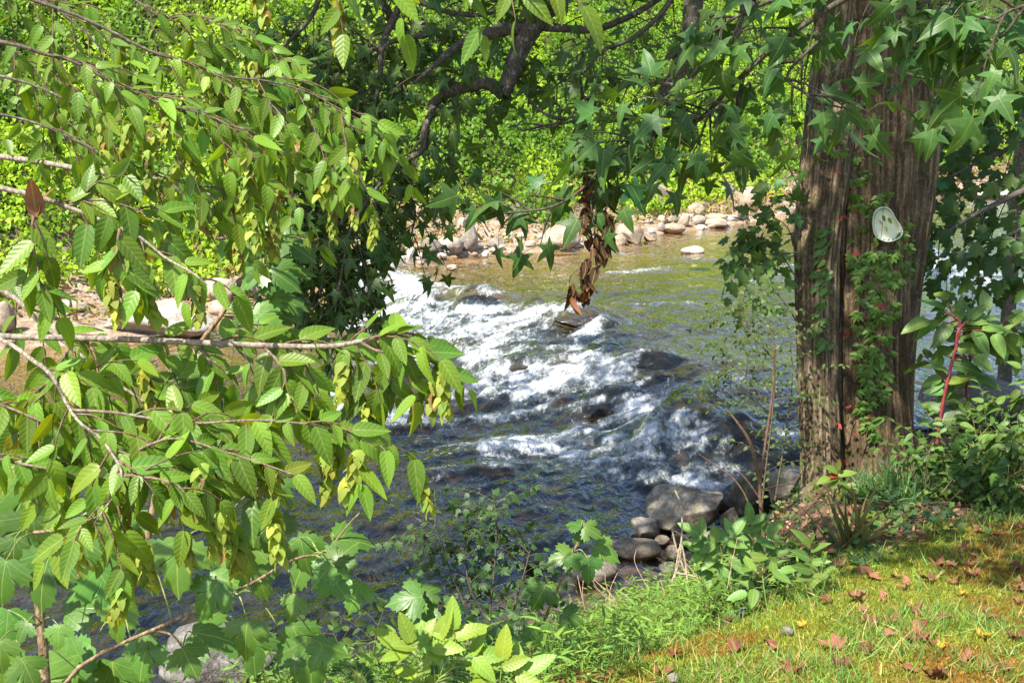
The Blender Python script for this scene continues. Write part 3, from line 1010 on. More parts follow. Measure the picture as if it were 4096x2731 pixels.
P = scatter(90000, -14, 26, 16, 50, dry_ok)
n = len(P)
P[:, 2] += RNG.uniform(-.02, .10, n)
tip = RNG.normal(0, .8, (n, 3)) + np.array([0, 0, .55])
L = bulk(T_LANCE, P, tip, RNG.normal(0, 1, (n, 3)) + np.array([0, -.6, .6]), RNG.uniform(.12, .42, n), colvar(n, (.25, .15, .075), .35), RNG.uniform(-.2, .6, n))
L.s = L.s * 0.8
tag(L.build("dry_weeds", M_DRY), "dry reddish brown vine stems matted over the far bank stones", "dry weeds", kind="stuff")
P = scatter(60000, -14, 26, 16, 50, dry_ok)
n = len(P)
P[:, 2] += RNG.uniform(.0, .2, n)
L = bulk(T_KUDZU, P, RNG.normal(0, .7, (n, 3)) + np.array([0, -.4, 0]), RNG.normal(0, .5, (n, 3)) + np.array([0, -.4, .8]), RNG.uniform(.05, .11, n),
         colvar(n, (.13, .19, .022), .3), RNG.uniform(0, .3, n))
tag(L.build("low_weeds", M_KUDZU), "low green weeds creeping between the far bank stones", "weeds", kind="stuff")


# ---------------------------------------------------------------- twig growth
def grow(path, n, length, rng_t=(0.08, 1.0), fan=0.8, droop=0.12, depth=0.35, steps=7, bias=None, up=0.0):
    """side twigs along a bough: list of 3D polylines"""
    out = []
    m = len(path)
    for k in range(n):
        t = rng_t[0] + (rng_t[1] - rng_t[0]) * (k + rnd(-.3, .3) + .5) / n
        i = int(np.clip(t * (m - 1), 0, m - 2))
        p = path[i].copy()
        T = unit(path[i + 1] - path[i])
        side = unit(np.cross(T, tocam(p)))
        sgn = 1 if k % 2 else -1
        d = unit(T * rnd(.5, .9) + side * sgn * fan * rnd(.6, 1.1) + tocam(p) * rnd(-depth, depth) + UP * up + (bias if bias is not None else 0))
        ln = length * rnd(.6, 1.25) * (1.0 if t < .8 else .8)
        pts = [p]
        for j in range(steps):
            d = unit(d + np.array([0, 0, -droop]) + rv(.05))
            pts.append(pts[-1] + d * ln / steps)
        out.append(np.array(pts))
    return out


def leafy(L, path, spacing, size, col, fan=.75, hang=.5, face=.5, upw=.5, rnd_n=.35, start=.12, curl=(.1, .35), petiole=0.0, T=None, yellow=0.0, tipleaf=True):
    """alternate leaves along one twig"""
    seg = np.linalg.norm(np.diff(path, axis=0), axis=1)
    tot = seg.sum()
    cum = np.concatenate([[0], np.cumsum(seg)])
    s, k = tot * start + rnd(0, spacing), random.randint(0, 1)
    pos = []
    while s < tot:
        pos.append(s)
        s += spacing * rnd(.75, 1.3)
    if tipleaf:
        pos.append(tot * .999)
    for s in pos:
        i = int(np.searchsorted(cum, s) - 1)
        i = min(max(i, 0), len(path) - 2)
        u = (s - cum[i]) / max(seg[i], 1e-9)
        p = path[i] * (1 - u) + path[i + 1] * u
        tan = unit(path[i + 1] - path[i])
        side = unit(np.cross(tan, tocam(p) + UP * .5)) * (1 if k % 2 else -1)
        k += 1
        f = fan if s < tot * .98 else 0
        tipd = unit(tan * .6 + side * f * rnd(.6, 1.2) + np.array([0, 0, -hang * rnd(.5, 1.5)]) + rv(.18))
        nr = unit(UP * upw + tocam(p) * face + rv(rnd_n))
        if petiole:
            q = p + unit(tipd + rv(.3) + np.array([0, 0, .3])) * petiole * rnd(.6, 1.2)
            if T is not None:
                T.add([p, (p + q) / 2 + np.array([0, 0, .004]), q], .0011, 3, (.12, .15, .03))
            p = q
        cc = tint(col, .2)
        r = random.random()
        if r < yellow:
            cc = tint((.55, .34, .02), .15) if r < yellow * .35 else tint((.24, .27, .03), .15)
        L.add(p, tipd, nr, size * rnd(.6, 1.15), cc, rnd(*curl))


# ---------------------------------------------------------------- the sweetgum tree (right)
stems_px = [
    [(3395, -120, 118, 7.12), (3372, 150, 108, 7.1), (3322, 500, 102, 7.0), (3278, 900, 95, 6.95), (3266, 1100, 87, 6.93), (3272, 1500, 82, 6.92), (3280, 1800, 80, 6.9), (3290, 2110, 92, 6.88), (3300, 2400, 110, 6.85)],
    [(3490, -120, 205, 7.2), (3482, 150, 192, 7.2), (3475, 600, 178, 7.17), (3472, 900, 170, 7.15), (3466, 1200, 164, 7.12), (3464, 1500, 168, 7.1), (3474, 1750, 178, 7.1), (3480, 1900, 192, 7.1), (3488, 2060, 215, 7.1), (3490, 2300, 230, 7.1)],
    [(3690, -120, 112, 7.5), (3682, 150, 108, 7.5), (3658, 500, 106, 7.48), (3630, 800, 104, 7.45), (3588, 1100, 100, 7.4), (3548, 1500, 98, 7.35), (3538, 1850, 105, 7.3), (3530, 2250, 120, 7.3)],
]
tree = thing("sweetgum_tree", "large sweetgum with three fused furrowed stems at the river bank", "tree")
stem_fun = []
for si, st in enumerate(stems_px):
    pts = [at(x, y, d) for x, y, r, d in st]
    rad = [r * d / FPX for x, y, r, d in st]
    top = pts[0]
    dr = unit(pts[0] - pts[1])
    # the stem goes on above the frame
    pts = [top + dr * 5.5 + np.array([(-.3, .35, .6)[si], .2, 0]), top + dr * 2.8] + pts
    rad = [rad[0] * .55, rad[0] * .8] + rad
    nv, ns = (900, 420) if si == 1 else (800, 240)
    cpts = curve(pts, nv)
    seg = np.concatenate([[0], np.cumsum(np.linalg.norm(np.diff(cpts, axis=0), axis=1))])
    cr = np.interp(np.linspace(0, len(rad) - 1, nv), np.arange(len(rad)), rad)
    stem_fun.append((cpts, cr))
    th = np.linspace(0, 2 * np.pi, ns, endpoint=False)
    ex, ey = np.array([1, 0, 0.0]), np.array([0, 1, 0.0])
    S, TH = np.meshgrid(seg, th, indexing='ij')
    cxn, cyn = np.cos(TH), np.sin(TH)
    Rr = cr[:, None] * np.ones(ns)
    o3 = si * 31.0
    # flutes, knots and deep vertical bark furrows
    flute = fbm(cxn * 1.6 + o3, cyn * 1.6, S * .35, 2) - .5
    lump = fbm(cxn * 2.2 + o3, cyn * 2.2, S * 2.2, 3) - .5
    kf = 33.0 * Rr
    wob = .35 * (fbm(cxn * 3 + o3, cyn * 3, S * 2.5, 3) - .5)
    f1 = 1 - np.abs(2 * vn(cxn * kf * 1.15 + o3 + wob, cyn * kf * 1.15 + wob, S * 2.6) - 1)
    f2 = fbm(cxn * kf * 2.4 + o3, cyn * kf * 2.4, S * 3.5, 3)
    ridge = np.clip(.62 * (1 - f1 ** 1.5) + .55 * (f2 - .5) + .15, 0, 1)
    Rr = Rr * (1 + .16 * flute + .07 * lump) + .018 * (ridge - .6)
    Vt = cpts[:, None, :] + (cxn[..., None] * ex + cyn[..., None] * ey) * Rr[..., None]
    i = np.arange(nv - 1)[:, None] * ns
    j = np.arange(ns)[None, :]
    kk = (j + 1) % ns
    F = np.stack([i + j, i + ns + j, i + ns + kk, i + kk], -1).reshape(-1, 4)
    cb = mix((.052, .033, .017), (.185, .125, .066), sm(.15, .85, ridge))
    if si != 1:
        cb = mix((.064, .043, .024), (.215, .158, .095), sm(.15, .85, ridge))
    link("trunk", mesh_from("trunk", Vt.reshape(-1, 3), F, cb.reshape(-1, 3)), M_TRUNK, tree)
# mossy surface root down the bank, and knots on the left stem
T = Tubes()
for rt in [[(3290, 1930, 6.85), (3225, 2050, 6.75), (3150, 2140, 6.65), (3080, 2230, 6.55)], [(3560, 1900, 7.0), (3690, 1910, 7.0), (3800, 1960, 6.9)]]:
    T = Tubes()
    T.add(pxcurve(rt, n=20), [.10, .085, .06, .03], 14, (.10, .085, .04), .25)
    T.build("root", M_LIMB, tree)
for kx, ky, kr in [(3172, 955, 26), (3188, 1500, 22), (3180, 560, 14)]:
    o = link("knot", rock_mesh(int(kx), kr * 6.9 / FPX * .8, kr * 6.9 / FPX, kr * 6.9 / FPX * 1.5, .2, 3, .3), M_TRUNK, tree)
    if "Col" not in o.data.color_attributes:
        a = o.data.color_attributes.new("Col", 'FLOAT_COLOR', 'POINT')
        a.data.foreach_set("color", np.tile(np.array([.16, .125, .09, 1], np.float32), len(o.data.vertices)))
    o.location = at(kx + 12, ky, 6.93)


def trunk_depth(px, py, lift=.0):
    """depth of the front of the trunk at a pixel"""
    best = None
    r = ray(px, py)
    for cp, cr_ in stem_fun:
        # horizontal circle test at the height where the ray passes each ring
        t = np.arange(6.2, 8.2, .01)
        q = CAM + r * t[:, None]
        i = np.argmin(np.abs(cp[None, ::6, 2] - q[:, 2:3]), axis=1) * 6
        d = np.hypot(q[:, 0] - cp[i, 0], q[:, 1] - cp[i, 1])
        hit = d < cr_[i] * .97
        if hit.any():
            tt = t[np.argmax(hit)]
            best = tt if best is None else min(best, tt)
    return (best if best else 7.0) - lift


STARC = (.070, .150, .028)


def star_bough(path, r, ntw, ln, spacing, size, parent, col=STARC, name="branch", **kw):
    T, L = Tubes(), Leaves(T_STAR if size > .11 else T_STAR)
    T.add(path, r, 10, (.085, .07, .055), .12)
    tw = grow(path, ntw, ln, **{k: v for k, v in kw.items() if k in ("rng_t", "fan", "droop", "depth", "bias", "up")})
    for t in tw:
        T.add(t, [.0055, .0018], 5, (.07, .055, .04))
        leafy(L, t, spacing, size, col, fan=.9, hang=.42, face=kw.get("face", .5), upw=.55, rnd_n=.45, curl=(.05, .4), petiole=.075, T=T)
        if kw.get("sub"):
            for t2 in grow(t, kw["sub"], ln * .5, fan=.9, droop=.12, depth=.5):
                T.add(t2, [.003, .0012], 4, (.07, .055, .04))
                leafy(L, t2, spacing, size, col, fan=.9, hang=.42, face=kw.get("face", .5), upw=.55, rnd_n=.45, curl=(.05, .4), petiole=.07, T=T)
    b = T.build(name, M_LIMB, parent)
    L.build("foliage", M_STAR, b)
    return tw


SHADEC = (.055, .115, .026)  # sweetgum leaf colour with shade put in, for the shaded limbs
# two mossy limbs from high on the trunk that hang over the river
l1 = pxcurve([(3460, -1500, 7.2), (2900, -1250, 7.1), (2520, -700, 7.0), (2300, -180, 6.9), (2200, 0), (2125, 110), (2075, 210), (2035, 320), (2010, 385)], n=60)
star_bough(l1, [.12, .12, .11, .095, .085, .075, .06, .055, .045], 2, .3, .085, .12, tree, SHADEC, "limb", rng_t=(.75, .98), sub=0)
for pts, r, ntw, ln, kw in [
    ([(2125, 110, 6.9), (2010, 120, 6.85), (1920, 150, 6.8), (1830, 185), (1740, 260, 6.7), (1660, 330)], [.045, .04, .03, .02, .008], 4, .4, {"sub": 0}),
    ([(2015, 375, 6.9), (1950, 335), (1880, 345), (1800, 370), (1730, 420), (1735, 470)], [.045, .04, .036, .03, .02], 4, .45, {}),
    ([(1735, 425, 6.85), (1700, 520), (1690, 600), (1600, 660), (1500, 760), (1420, 880, 6.7), (1390, 980), (1360, 1130), (1340, 1250)], [.025, .022, .018, .015, .012, .008, .005], 26, .48, {"sub": 2}),
    ([(1620, 420, 7.1), (1600, 300), (1640, 230), (1670, 180), (1560, 60), (1500, -60)], [.008, .016, .02, .022, .025, .03], 9, .5, {"sub": 1}),
    ([(1520, 560, 6.9), (1505, 440), (1520, 300), (1530, 180), (1600, 20)], [.008, .012, .016, .02, .024], 10, .5, {"sub": 1}),
    ([(1700, 140, 6.9), (1560, 170), (1420, 240), (1330, 330), (1260, 480), (1230, 640)], [.02, .016, .014, .01, .006], 15, .5, {"sub": 2}),
    ([(1500, 640, 6.9), (1380, 640), (1290, 720), (1240, 860), (1230, 1000), (1260, 1120)], [.014, .012, .01, .006, .004], 26, .5, {"sub": 2}),
    ([(1600, 640, 7.0), (1640, 780), (1660, 860), (1640, 960)], [.014, .012, .008, .004], 7, .35, {}),
    ([(2130, 105, 6.9), (2260, 115), (2370, 120), (2480, 85), (2600, 20), (2760, -100)], [.03, .026, .022, .02, .02], 5, .34, {}),
    ([(2380, 110, 6.9), (2350, 190), (2310, 260), (2240, 330), (2180, 380)], [.014, .01, .008, .004], 6, .3, {}),
    ([(1500, -80, 6.9), (1760, 40), (1930, 60), (2060, 20)], [.02, .018, .012, .006], 9, .5, {"sub": 1}),
    ([(2720, -60, 6.6), (2640, 60), (2520, 160), (2420, 200), (2330, 300)], [.02, .016, .012, .006], 6, .34, {}),
    ([(1300, -100, 6.9), (1250, 60), (1150, 170), (1080, 240)], [.02, .016, .01, .005], 10, .5, {"sub": 1}),
]:
    star_bough(pxcurve(pts, n=30), r, ntw, ln, .085, .120, tree, SHADEC, "branch", **kw)
# bare twiggy branchlet over the pale hillside
T = Tubes()
for pts in [[(2330, 385, 6.8), (2310, 430), (2265, 480), (2180, 500), (2100, 495), (2030, 510)], [(2265, 475, 6.8), (2180, 455), (2120, 400), (2080, 350)], [(2330, 385, 6.8), (2400, 430), (2420, 460)],
            [(2265, 478, 6.8), (2200, 470), (2150, 430)], [(2180, 500, 6.8), (2100, 520), (2060, 505)], [(2370, 455, 6.8), (2270, 490), (2130, 525)], [(2330, 390, 6.8), (2320, 300), (2350, 200)]]:
    T.add(pxcurve(pts, n=16), [.011, .004], 5, (.07, .06, .05))
T.build("branch", M_LIMB, tree)
l2 = pxcurve([(3470, -1300, 7.2), (3150, -900, 7.0), (2900, -450, 6.8), (2790, -120, 6.7), (2768, 60, 6.6), (2745, 220), (2680, 340), (2610, 460), (2560, 560), (2480, 640), (2400, 720), (2370, 800, 6.5)], n=70)
star_bough(l2, [.10, .10, .09, .075, .055, .05, .045, .036, .03, .022, .015, .008], 3, .3, .08, .115, tree, SHADEC, "limb", rng_t=(.75, .98))
for pts, r, ntw, ln in [
    ([(2980, -100, 6.6), (2970, 60), (2930, 130), (2830, 170), (2700, 220), (2600, 280), (2500, 300)], [.024, .02, .016, .01, .005], 4, .3),
    ([(3060, -100, 6.0), (2960, 130), (2840, 220), (2740, 330)], [.02, .014, .01, .005], 4, .3),
    ([(2690, 340, 6.5), (2600, 330), (2500, 350), (2440, 420)], [.012, .01, .006, .004], 7, .4),
]:
    star_bough(pxcurve(pts, n=30), r, ntw, ln, .085, .115, tree, SHADEC)
# the near spray that crosses in front of the trunk
for pts, r, ntw, ln, sub in [
    ([(4300, -260, 3.5), (3900, -170, 3.6), (3500, -60, 3.7), (3200, 110, 3.8), (2950, 320, 3.9), (2790, 485, 4.0), (2600, 545, 4.1), (2480, 590), (2400, 640)], [.014, .012, .01, .008, .006, .004], 15, .22, 0),
    ([(2790, 485, 4.05), (2560, 545, 4.1), (2420, 650, 4.1), (2330, 760), (2200, 830), (2050, 850), (1950, 860)], [.007, .006, .005, .003], 10, .18, 0),
    ([(4000, -200, 3.8), (3560, -60, 3.8), (3250, -50, 3.8), (3000, 40), (2850, 130)], [.012, .010, .008, .004], 11, .16, 0),
    ([(3300, 140, 3.8), (3150, 300, 3.8), (3230, 380, 3.75), (3290, 430)], [.006, .005, .003], 7, .2, 0),
    ([(4250, -200, 3.3), (3980, -110, 3.3), (3780, -20, 3.3), (3660, 40)], [.009, .007, .004], 8, .16, 1),
    ([(4300, 0, 3.2), (4080, 30, 3.2), (3960, 90)], [.008, .006, .003], 6, .22, 0),
    ([(4000, 180, 4.6), (3880, 250, 4.6), (3780, 300), (3700, 360)], [.007, .006, .003], 7, .22, 0),
    ([(3000, 330, 3.9), (2880, 430, 3.9), (2800, 470), (2720, 500)], [.006, .004, .003], 9, .2, 0),
]:
    star_bough(pxcurve(pts, n=30), r, ntw, ln, .056, .118, tree, (.060, .140, .034), "branch", sub=sub, face=.42, droop=.05)
# dead brown leaves hanging from the spray
T, L = Tubes(), Leaves(T_OVATE)
for pts in [[(2385, 640, 4.1), (2390, 760), (2380, 900), (2370, 1010), (2340, 1060), (2285, 1100), (2276, 1150)], [(2385, 700, 4.1), (2345, 720), (2340, 800)], [(2390, 720, 4.1), (2430, 760), (2425, 840)], [(2370, 1000, 4.1), (2350, 1080), (2345, 1160)]]:
    T.add(pxcurve(pts, n=14), [.003, .0015], 4, (.09, .055, .035))
tw = T.build("dead_twig", M_TWIG, tree)
for i in range(95):
    px, py = random.choice([(2345 + random.gauss(0, 9), rnd(700, 900)), (2428 + random.gauss(0, 10), rnd(760, 960)), (2385 + random.gauss(0, 16), rnd(900, 1010)), (2350 + random.gauss(0, 18), rnd(1020, 1190)), (2405 + random.gauss(0, 12), rnd(880, 1000)), (2288, rnd(1130, 1190))])
    L.add(at(px, py, 4.1 + rnd(-.05, .05)), unit(np.array([rnd(-.35, .35), rnd(-.35, .35), -1])), unit(rv(1)), rnd(.045, .075), tint((.075, .028, .017), .35), rnd(-1.1, 1.3))
L.build("dead_leaves", M_DRY, tw)

# unseen crown over the bank, placed to shade the trunk, near water and lower left
SUN_EL, SUN_AZ = R(57), R(224)      # azimuth of the sun measured from +Y clockwise
SUN = np.array([math.sin(SUN_AZ) * math.cos(SUN_EL), math.cos(SUN_AZ) * math.cos(SUN_EL), math.sin(SUN_EL)])


def shade_crown(name, parent, clusters, nper, size, mat, tpl, col, frame_clear=True):
    L = Leaves(tpl)
    for (x, y, z, rx, ry, rz, n) in clusters:
        for i in range(n):
            v = rv(1)
            v = v / np.linalg.norm(v) * rnd(.3, 1) ** .5
            p = np.array([x + v[0] * rx, y + v[1] * ry, z + v[2] * rz])
            if frame_clear:
                d = p - CAM
                f = d @ AX_F
                py = CY - FPX * (d @ AX_U) / max(f, .01)
                if f > 0 and py > -140:
                    continue
            L.add(p, unit(rv(1) + np.array([0, 0, -.5])), unit(UP + rv(.5)), size * rnd(.7, 1.2), tint(col, .2), rnd(0, .4))
    return L.build(name, mat, parent)


SHADE_CROWN = [(-5.2, 4.2, 6.9, 1.5, 1.1, .6, 480), (-3.4, 4.3, 6.9, 1.1, .9, .6, 330), (-6.6, 6.0, 6.9, 1.3, 1.1, .6, 300), (.3, 4.9, 6.9, 1.1, 1.0, .6, 430), (-1.5, 4.9, 6.9, 1.1, .9, .6, 380), (-.5, 2.6, 6.9, 1.0, .8, .5, 170), (-1.2, 6.4, 6.6, 1.5, 1.3, 1.0, 650), (0.6, 6.6, 7.2, 1.4, 1.4, 1.1, 650), (2.2, 6.8, 8.0, 1.6, 1.6, 1.3, 800), (0.0, 5.2, 7.6, 1.2, 1.0, .9, 380), (-2.6, 7.4, 6.4, 1.4, 1.4, 1.0, 600),
         (3.8, 7.4, 8.2, 1.5, 1.5, 1.2, 600), (1.2, 8.6, 8.4, 1.8, 1.5, 1.3, 700), (-1.2, 8.4, 7.6, 1.5, 1.5, 1.0, 600), (-3.8, 8.8, 6.8, 1.2, 1.4, .9, 350), (5.2, 8.6, 7.2, 1.4, 1.4, 1.0, 450),
         (-2.8, 5.6, 5.8, 1.0, .9, .7, 260), (-4.4, 6.8, 6.0, 1.2, 1.1, .8, 260), (2.0, 5.6, 9.0, 1.2, .9, .8, 200), (-5.2, 9.0, 7.0, 1.2, 1.2, .8, 220)]
T = Tubes()
for (x, y, z, rx, ry, rz, n) in SHADE_CROWN:
    b = np.array([2.4, 7.2, 6.2])
    e = np.array([x, y, z + .2])
    T.add(curve([b, b * .5 + e * .5 + np.array([0, 0, .5]), e], 12), [.07, .05, .02], 6, (.1, .08, .06))
T.build("shade_crown_limbs", M_LIMB, tree)
shade_crown("shade_crown", tree, SHADE_CROWN, 0, .17, M_STAR, T_STARLO, STARC)

# ---------------------------------------------------------------- foliage right of and behind the trunk: a maple on the bank
mp = thing("maple_tree", "slender maple behind the big trunk with dark leafy branches on its right", "tree")
T = Tubes()
T.add(curve([(4.9, 10.6, .4), (4.8, 10.5, 3), (4.9, 10.4, 6), (4.8, 10.2, 8)], 20), [.07, .06, .05, .03], 10, (.12, .10, .08), .1)
T.build("trunk", M_LIMB, mp)
for pts, r, ntw, ln in [
    ([(4400, 150, 8.4), (4100, 330), (3900, 430), (3760, 520)], [.03, .02, .006], 11, .55),
    ([(4400, 420, 8.0), (4120, 560), (3930, 640), (3760, 730)], [.03, .02, .006], 11, .5),
    ([(4400, 620, 7.6), (4100, 760), (3900, 860), (3740, 960)], [.03, .02, .006], 11, .45),
    ([(4400, 760, 7.4), (4150, 880), (4000, 960), (3760, 1080)], [.02, .014, .005], 9, .4),
    ([(4400, 80, 8.6), (4150, 180), (3950, 260), (3800, 330)], [.03, .02, .006], 14, .7),
    ([(4400, 850, 7.2), (4200, 950), (4080, 1020)], [.02, .014, .005], 6, .35),
]:
    p = pxcurve(pts, n=24)
    T, L = Tubes(), Leaves(T_MAPLE)
    T.add(p, r, 8, (.1, .085, .07), .1)
    for t in grow(p, ntw, ln, fan=.8, droop=.08, depth=.5):
        T.add(t, [.005, .0015], 4, (.1, .075, .05))
        leafy(L, t, .07, .125, (.058, .125, .028), face=.35, upw=.7, petiole=.05, T=None, hang=.45)
        for t2 in grow(t, random.randint(0, 1), ln * .45, fan=.9):
            T.add(t2, [.003, .001], 4, (.1, .075, .05))
            leafy(L, t2, .07, .125, (.058, .125, .028), face=.35, upw=.7, petiole=.05, hang=.45)
    b = T.build("branch", M_TWIG, mp)
    L.build("foliage", M_FINE, b)

# ---------------------------------------------------------------- hornbeam (left foreground)
HORNC = (.150, .278, .030)
horn = thing("hornbeam_tree", "hornbeam reaching in from the left with toothed leaves and hanging seed clusters", "tree")
T = Tubes()
T.add(curve([(-2.7, 2.2, 1.2), (-2.65, 2.25, 2.6), (-2.6, 2.3, 4.2), (-2.3, 2.5, 6.0)], 24), [.10, .085, .07, .04], 14, (.22, .20, .17), .12)
T.build("trunk", M_LIMB, horn)


def fruit_mesh(seed):
    random.seed(seed)
    L, T = Leaves(T_BRACT), Tubes()
    ln = rnd(.06, .095)
    ax = curve([(0, 0, 0), (rnd(-.006, .006), rnd(-.006, .006), -ln * .5), (rnd(-.012, .012), rnd(-.012, .012), -ln)], 12)
    n = int(ln / .0032)
    for i in range(n):
        t = .22 + .78 * i / n
        p = ax[min(11, int(t * 11))]
        a = i * 2.4
        o = np.array([math.cos(a), math.sin(a), 0])
        base = (.30, .38, .060) if random.random() > .10 else (.36, .22, .09)
        L.add(p + o * .002, unit(o * rnd(.6, 1.15) + np.array([0, 0, -1.0])), unit(o + UP * .6 + rv(.2)), rnd(.017, .025), tint(base, .2), rnd(-.1, .3))
    me = L.mesh("fruit_cluster")
    me.materials.append(M_BRACT)
    return me


FRUIT = [fruit_mesh(400 + i) for i in range(6)]
random.seed(21)
NFRUIT = [0]


def horn_bough(pts, r, ntw, ln, rs=1.0, bc=(.27, .225, .175), *, size=.085, fan=.85, fruit=.34, spacing=.027, sub=0, extra=(), bias=None, face=.5, col=HORNC, rt=(.06, 1.0), droop=.16, upw=.5):
    p = pxcurve(pts, n=40)
    T, L = Tubes(), Leaves(T_HORN)
    T.add(p, np.array(r) * rs, 10, bc, .06)
    tws = grow(p, ntw, ln, rng_t=rt, fan=fan, droop=droop, depth=.4, bias=bias)
    for e in extra:
        q = pxcurve(e, n=24)
        T.add(q, [.0034, .0022, .0012], 6, (.20, .14, .10), .06)
        tws += [q] + grow(q, max(3, int(np.linalg.norm(q[-1] - q[0]) / .075)), ln * .8, fan=fan, droop=droop, depth=.4, bias=bias)
    if sub:
        for t in list(tws):
            tws += grow(t, sub, ln * .55, fan=.9, droop=droop, depth=.4, bias=bias)
    fr = []
    for k, t in enumerate(tws):
        T.add(t, [.0022, .0009], 4, (.17, .10, .065))
        leafy(L, t, spacing, size, col, fan=.85, hang=.36, face=face, upw=upw, rnd_n=.30, curl=(-.05, .5), yellow=.009)
        if random.random() < fruit and NFRUIT[0] < 96:
            fr.append(t[-1 if random.random() < .6 else random.randint(3, len(t) - 1)])
            NFRUIT[0] += 1
    b = T.build("branch", M_TWIG, horn)
    L.build("foliage", M_HORN, b)
    for q in fr:
        o = bpy.data.objects.new("fruit_cluster", FRUIT[random.randint(0, 5)])
        COL.objects.link(o)
        o.parent = b
        o.location = q
        o.rotation_euler = (rnd(-.25, .25), rnd(-.25, .25), rnd(0, 6))
        s = rnd(1.1, 1.5)
        o.scale = (s, s, s)


DN = np.array([.12, 0, -.30])
horn_bough([(-900, 1250, 2.3), (-450, 1325, 2.2), (0, 1345, 2.12), (500, 1357, 2.08), (1000, 1380, 2.03), (1300, 1386, 2.0), (1440, 1365, 2.0), (1500, 1357, 2.0), (1570, 1352, 2.0)],
           [.011, .0085, .0064, .0060, .0055, .0050, .004, .003, .0018], 17, .16, size=.071, bias=DN, fruit=.4, rt=(.3, .95),
           extra=[[(795, 1362, 2.07), (845, 1470, 2.05), (885, 1600), (905, 1730), (870, 1850), (832, 1930)],
                  [(1440, 1366, 2.0), (1500, 1400), (1590, 1415), (1690, 1440), (1740, 1480)],
                  [(1050, 1382, 2.03), (1130, 1470, 1.98), (1150, 1560), (1190, 1650)],
                  [(900, 1310, 2.1), (1000, 1305), (1060, 1330), (1120, 1370), (1160, 1420)],
                  [(300, 1352, 2.1), (250, 1440, 2.05), (200, 1540), (110, 1640)]])
horn_bough([(-600, 1150, 2.25), (-200, 1280, 2.15), (20, 1365, 2.1), (130, 1440, 2.05), (205, 1500, 2.0), (265, 1610), (320, 1690, 1.95), (410, 1760), (480, 1870, 1.9), (485, 1930), (450, 1990), (400, 2060, 1.85), (370, 2110)],
           [.0065, .0052, .0046, .004, .0036, .0030, .0028, .0025, .0022, .002, .0014, .001], 17, .14, size=.073, bias=DN * .15, fruit=.45, rt=(.3, 1),
           extra=[[(290, 1640, 1.97), (460, 1650, 1.97), (650, 1680), (800, 1692), (1000, 1680), (1180, 1690), (1350, 1715), (1480, 1750), (1540, 1800)],
                  [(-150, 1560, 2.1), (60, 1640, 2.05), (220, 1710), (400, 1790), (520, 1830)],
                  [(500, 1830, 1.95), (620, 1770), (720, 1755), (880, 1800), (1040, 1850), (1180, 1900)],
                  [(420, 1780, 1.95), (620, 1860), (800, 1900), (880, 1960)],
                  [(-150, 1800, 2.0), (60, 1850), (170, 1870), (290, 1900), (360, 1950)],
                  [(490, 1900, 1.9), (600, 1910), (690, 1930), (740, 1970)],
                  [(180, 1500, 2.05), (330, 1520), (480, 1500), (640, 1520), (760, 1560)]])
horn_bough([(-700, 560, 2.1), (-300, 690, 2.0), (0, 752, 1.95), (160, 790), (300, 840), (450, 900), (560, 950), (660, 1030), (760, 1085, 1.9), (830, 1140)],
           [.008, .006, .005, .0044, .0038, .003, .0026, .002, .0014], 7, .11, size=.072, bias=DN * .4, fruit=.35, rt=(.35, 1), sub=0,
           extra=[[(150, 800, 1.93), (128, 930), (150, 1070), (165, 1160)], [(480, 915, 1.92), (470, 1000), (500, 1080)], [(250, 830, 1.95), (380, 800), (520, 830), (620, 880)]])
LOOSE = dict(rs=.5, bc=(.10, .08, .06), spacing=.040, sub=1, rt=(.33, 1.0))  # upper boughs: bark darkened, their shadow painted into the colour
horn_bough([(-900, -20, 2.8), (-300, 110, 2.7), (60, 180, 2.6), (170, 215), (300, 250), (450, 330), (620, 410), (790, 450), (900, 500), (1000, 560)], [.014, .011, .009, .0075, .006, .0045, .003, .002], 14, .24, size=.066, bias=DN, **LOOSE)
horn_bough([(-700, -380, 3.0), (-200, -120, 2.8), (300, 60, 2.7), (600, 205), (720, 240), (900, 305), (1070, 325), (1230, 370), (1340, 430), (1410, 520)], [.014, .011, .008, .006, .005, .004, .003, .0015], 15, .24, size=.066, bias=DN, fruit=.3, **LOOSE)
horn_bough([(-700, 300, 2.9), (-200, 420, 2.7), (100, 480), (300, 560), (450, 640), (620, 700), (780, 740), (900, 760)], [.010, .008, .006, .005, .004, .003, .0015], 10, .17, size=.066, bias=DN, fruit=.3, **LOOSE)
horn_bough([(0, -420, 3.2), (300, -150, 3.1), (540, 0, 3.0), (650, 70), (800, 65), (960, 120), (1080, 220)], [.012, .01, .007, .005, .0035, .002], 10, .22, size=.066, bias=DN, **LOOSE)
horn_bough([(300, 300, 3.1), (560, 360, 3.0), (780, 378), (950, 366), (1080, 340), (1230, 420), (1330, 520)], [.006, .0052, .0048, .004, .003, .0015], 12, .2, size=.068, bias=DN, fruit=.3, **LOOSE)
horn_bough([(-300, 250, 3.2), (100, 330, 3.1), (420, 470, 3.0), (700, 520), (900, 560), (1060, 610), (1200, 700)], [.010, .008, .006, .0045, .003, .0015], 13, .2, size=.068, bias=DN, fruit=.3, **LOOSE)
horn_bough([(-500, 560, 3.4), (100, 640, 3.2), (400, 690, 3.1), (650, 720), (860, 790), (1000, 870), (1130, 940), (1240, 960)], [.010, .008, .006, .0045, .003, .0015], 7, .13, size=.068, bias=DN * .3, fruit=.3, spacing=.055)
horn_bough([(600, -700, 2.2), (900, -330, 2.1), (1250, -190, 2.0), (1520, -130, 1.95), (1780, -110, 1.9), (2000, -90, 1.85), (2120, -60, 1.8)], [.008, .006, .005, .004, .003, .0015], 11, .13, size=.074, bias=DN * 1.3, fruit=.6, spacing=.05)
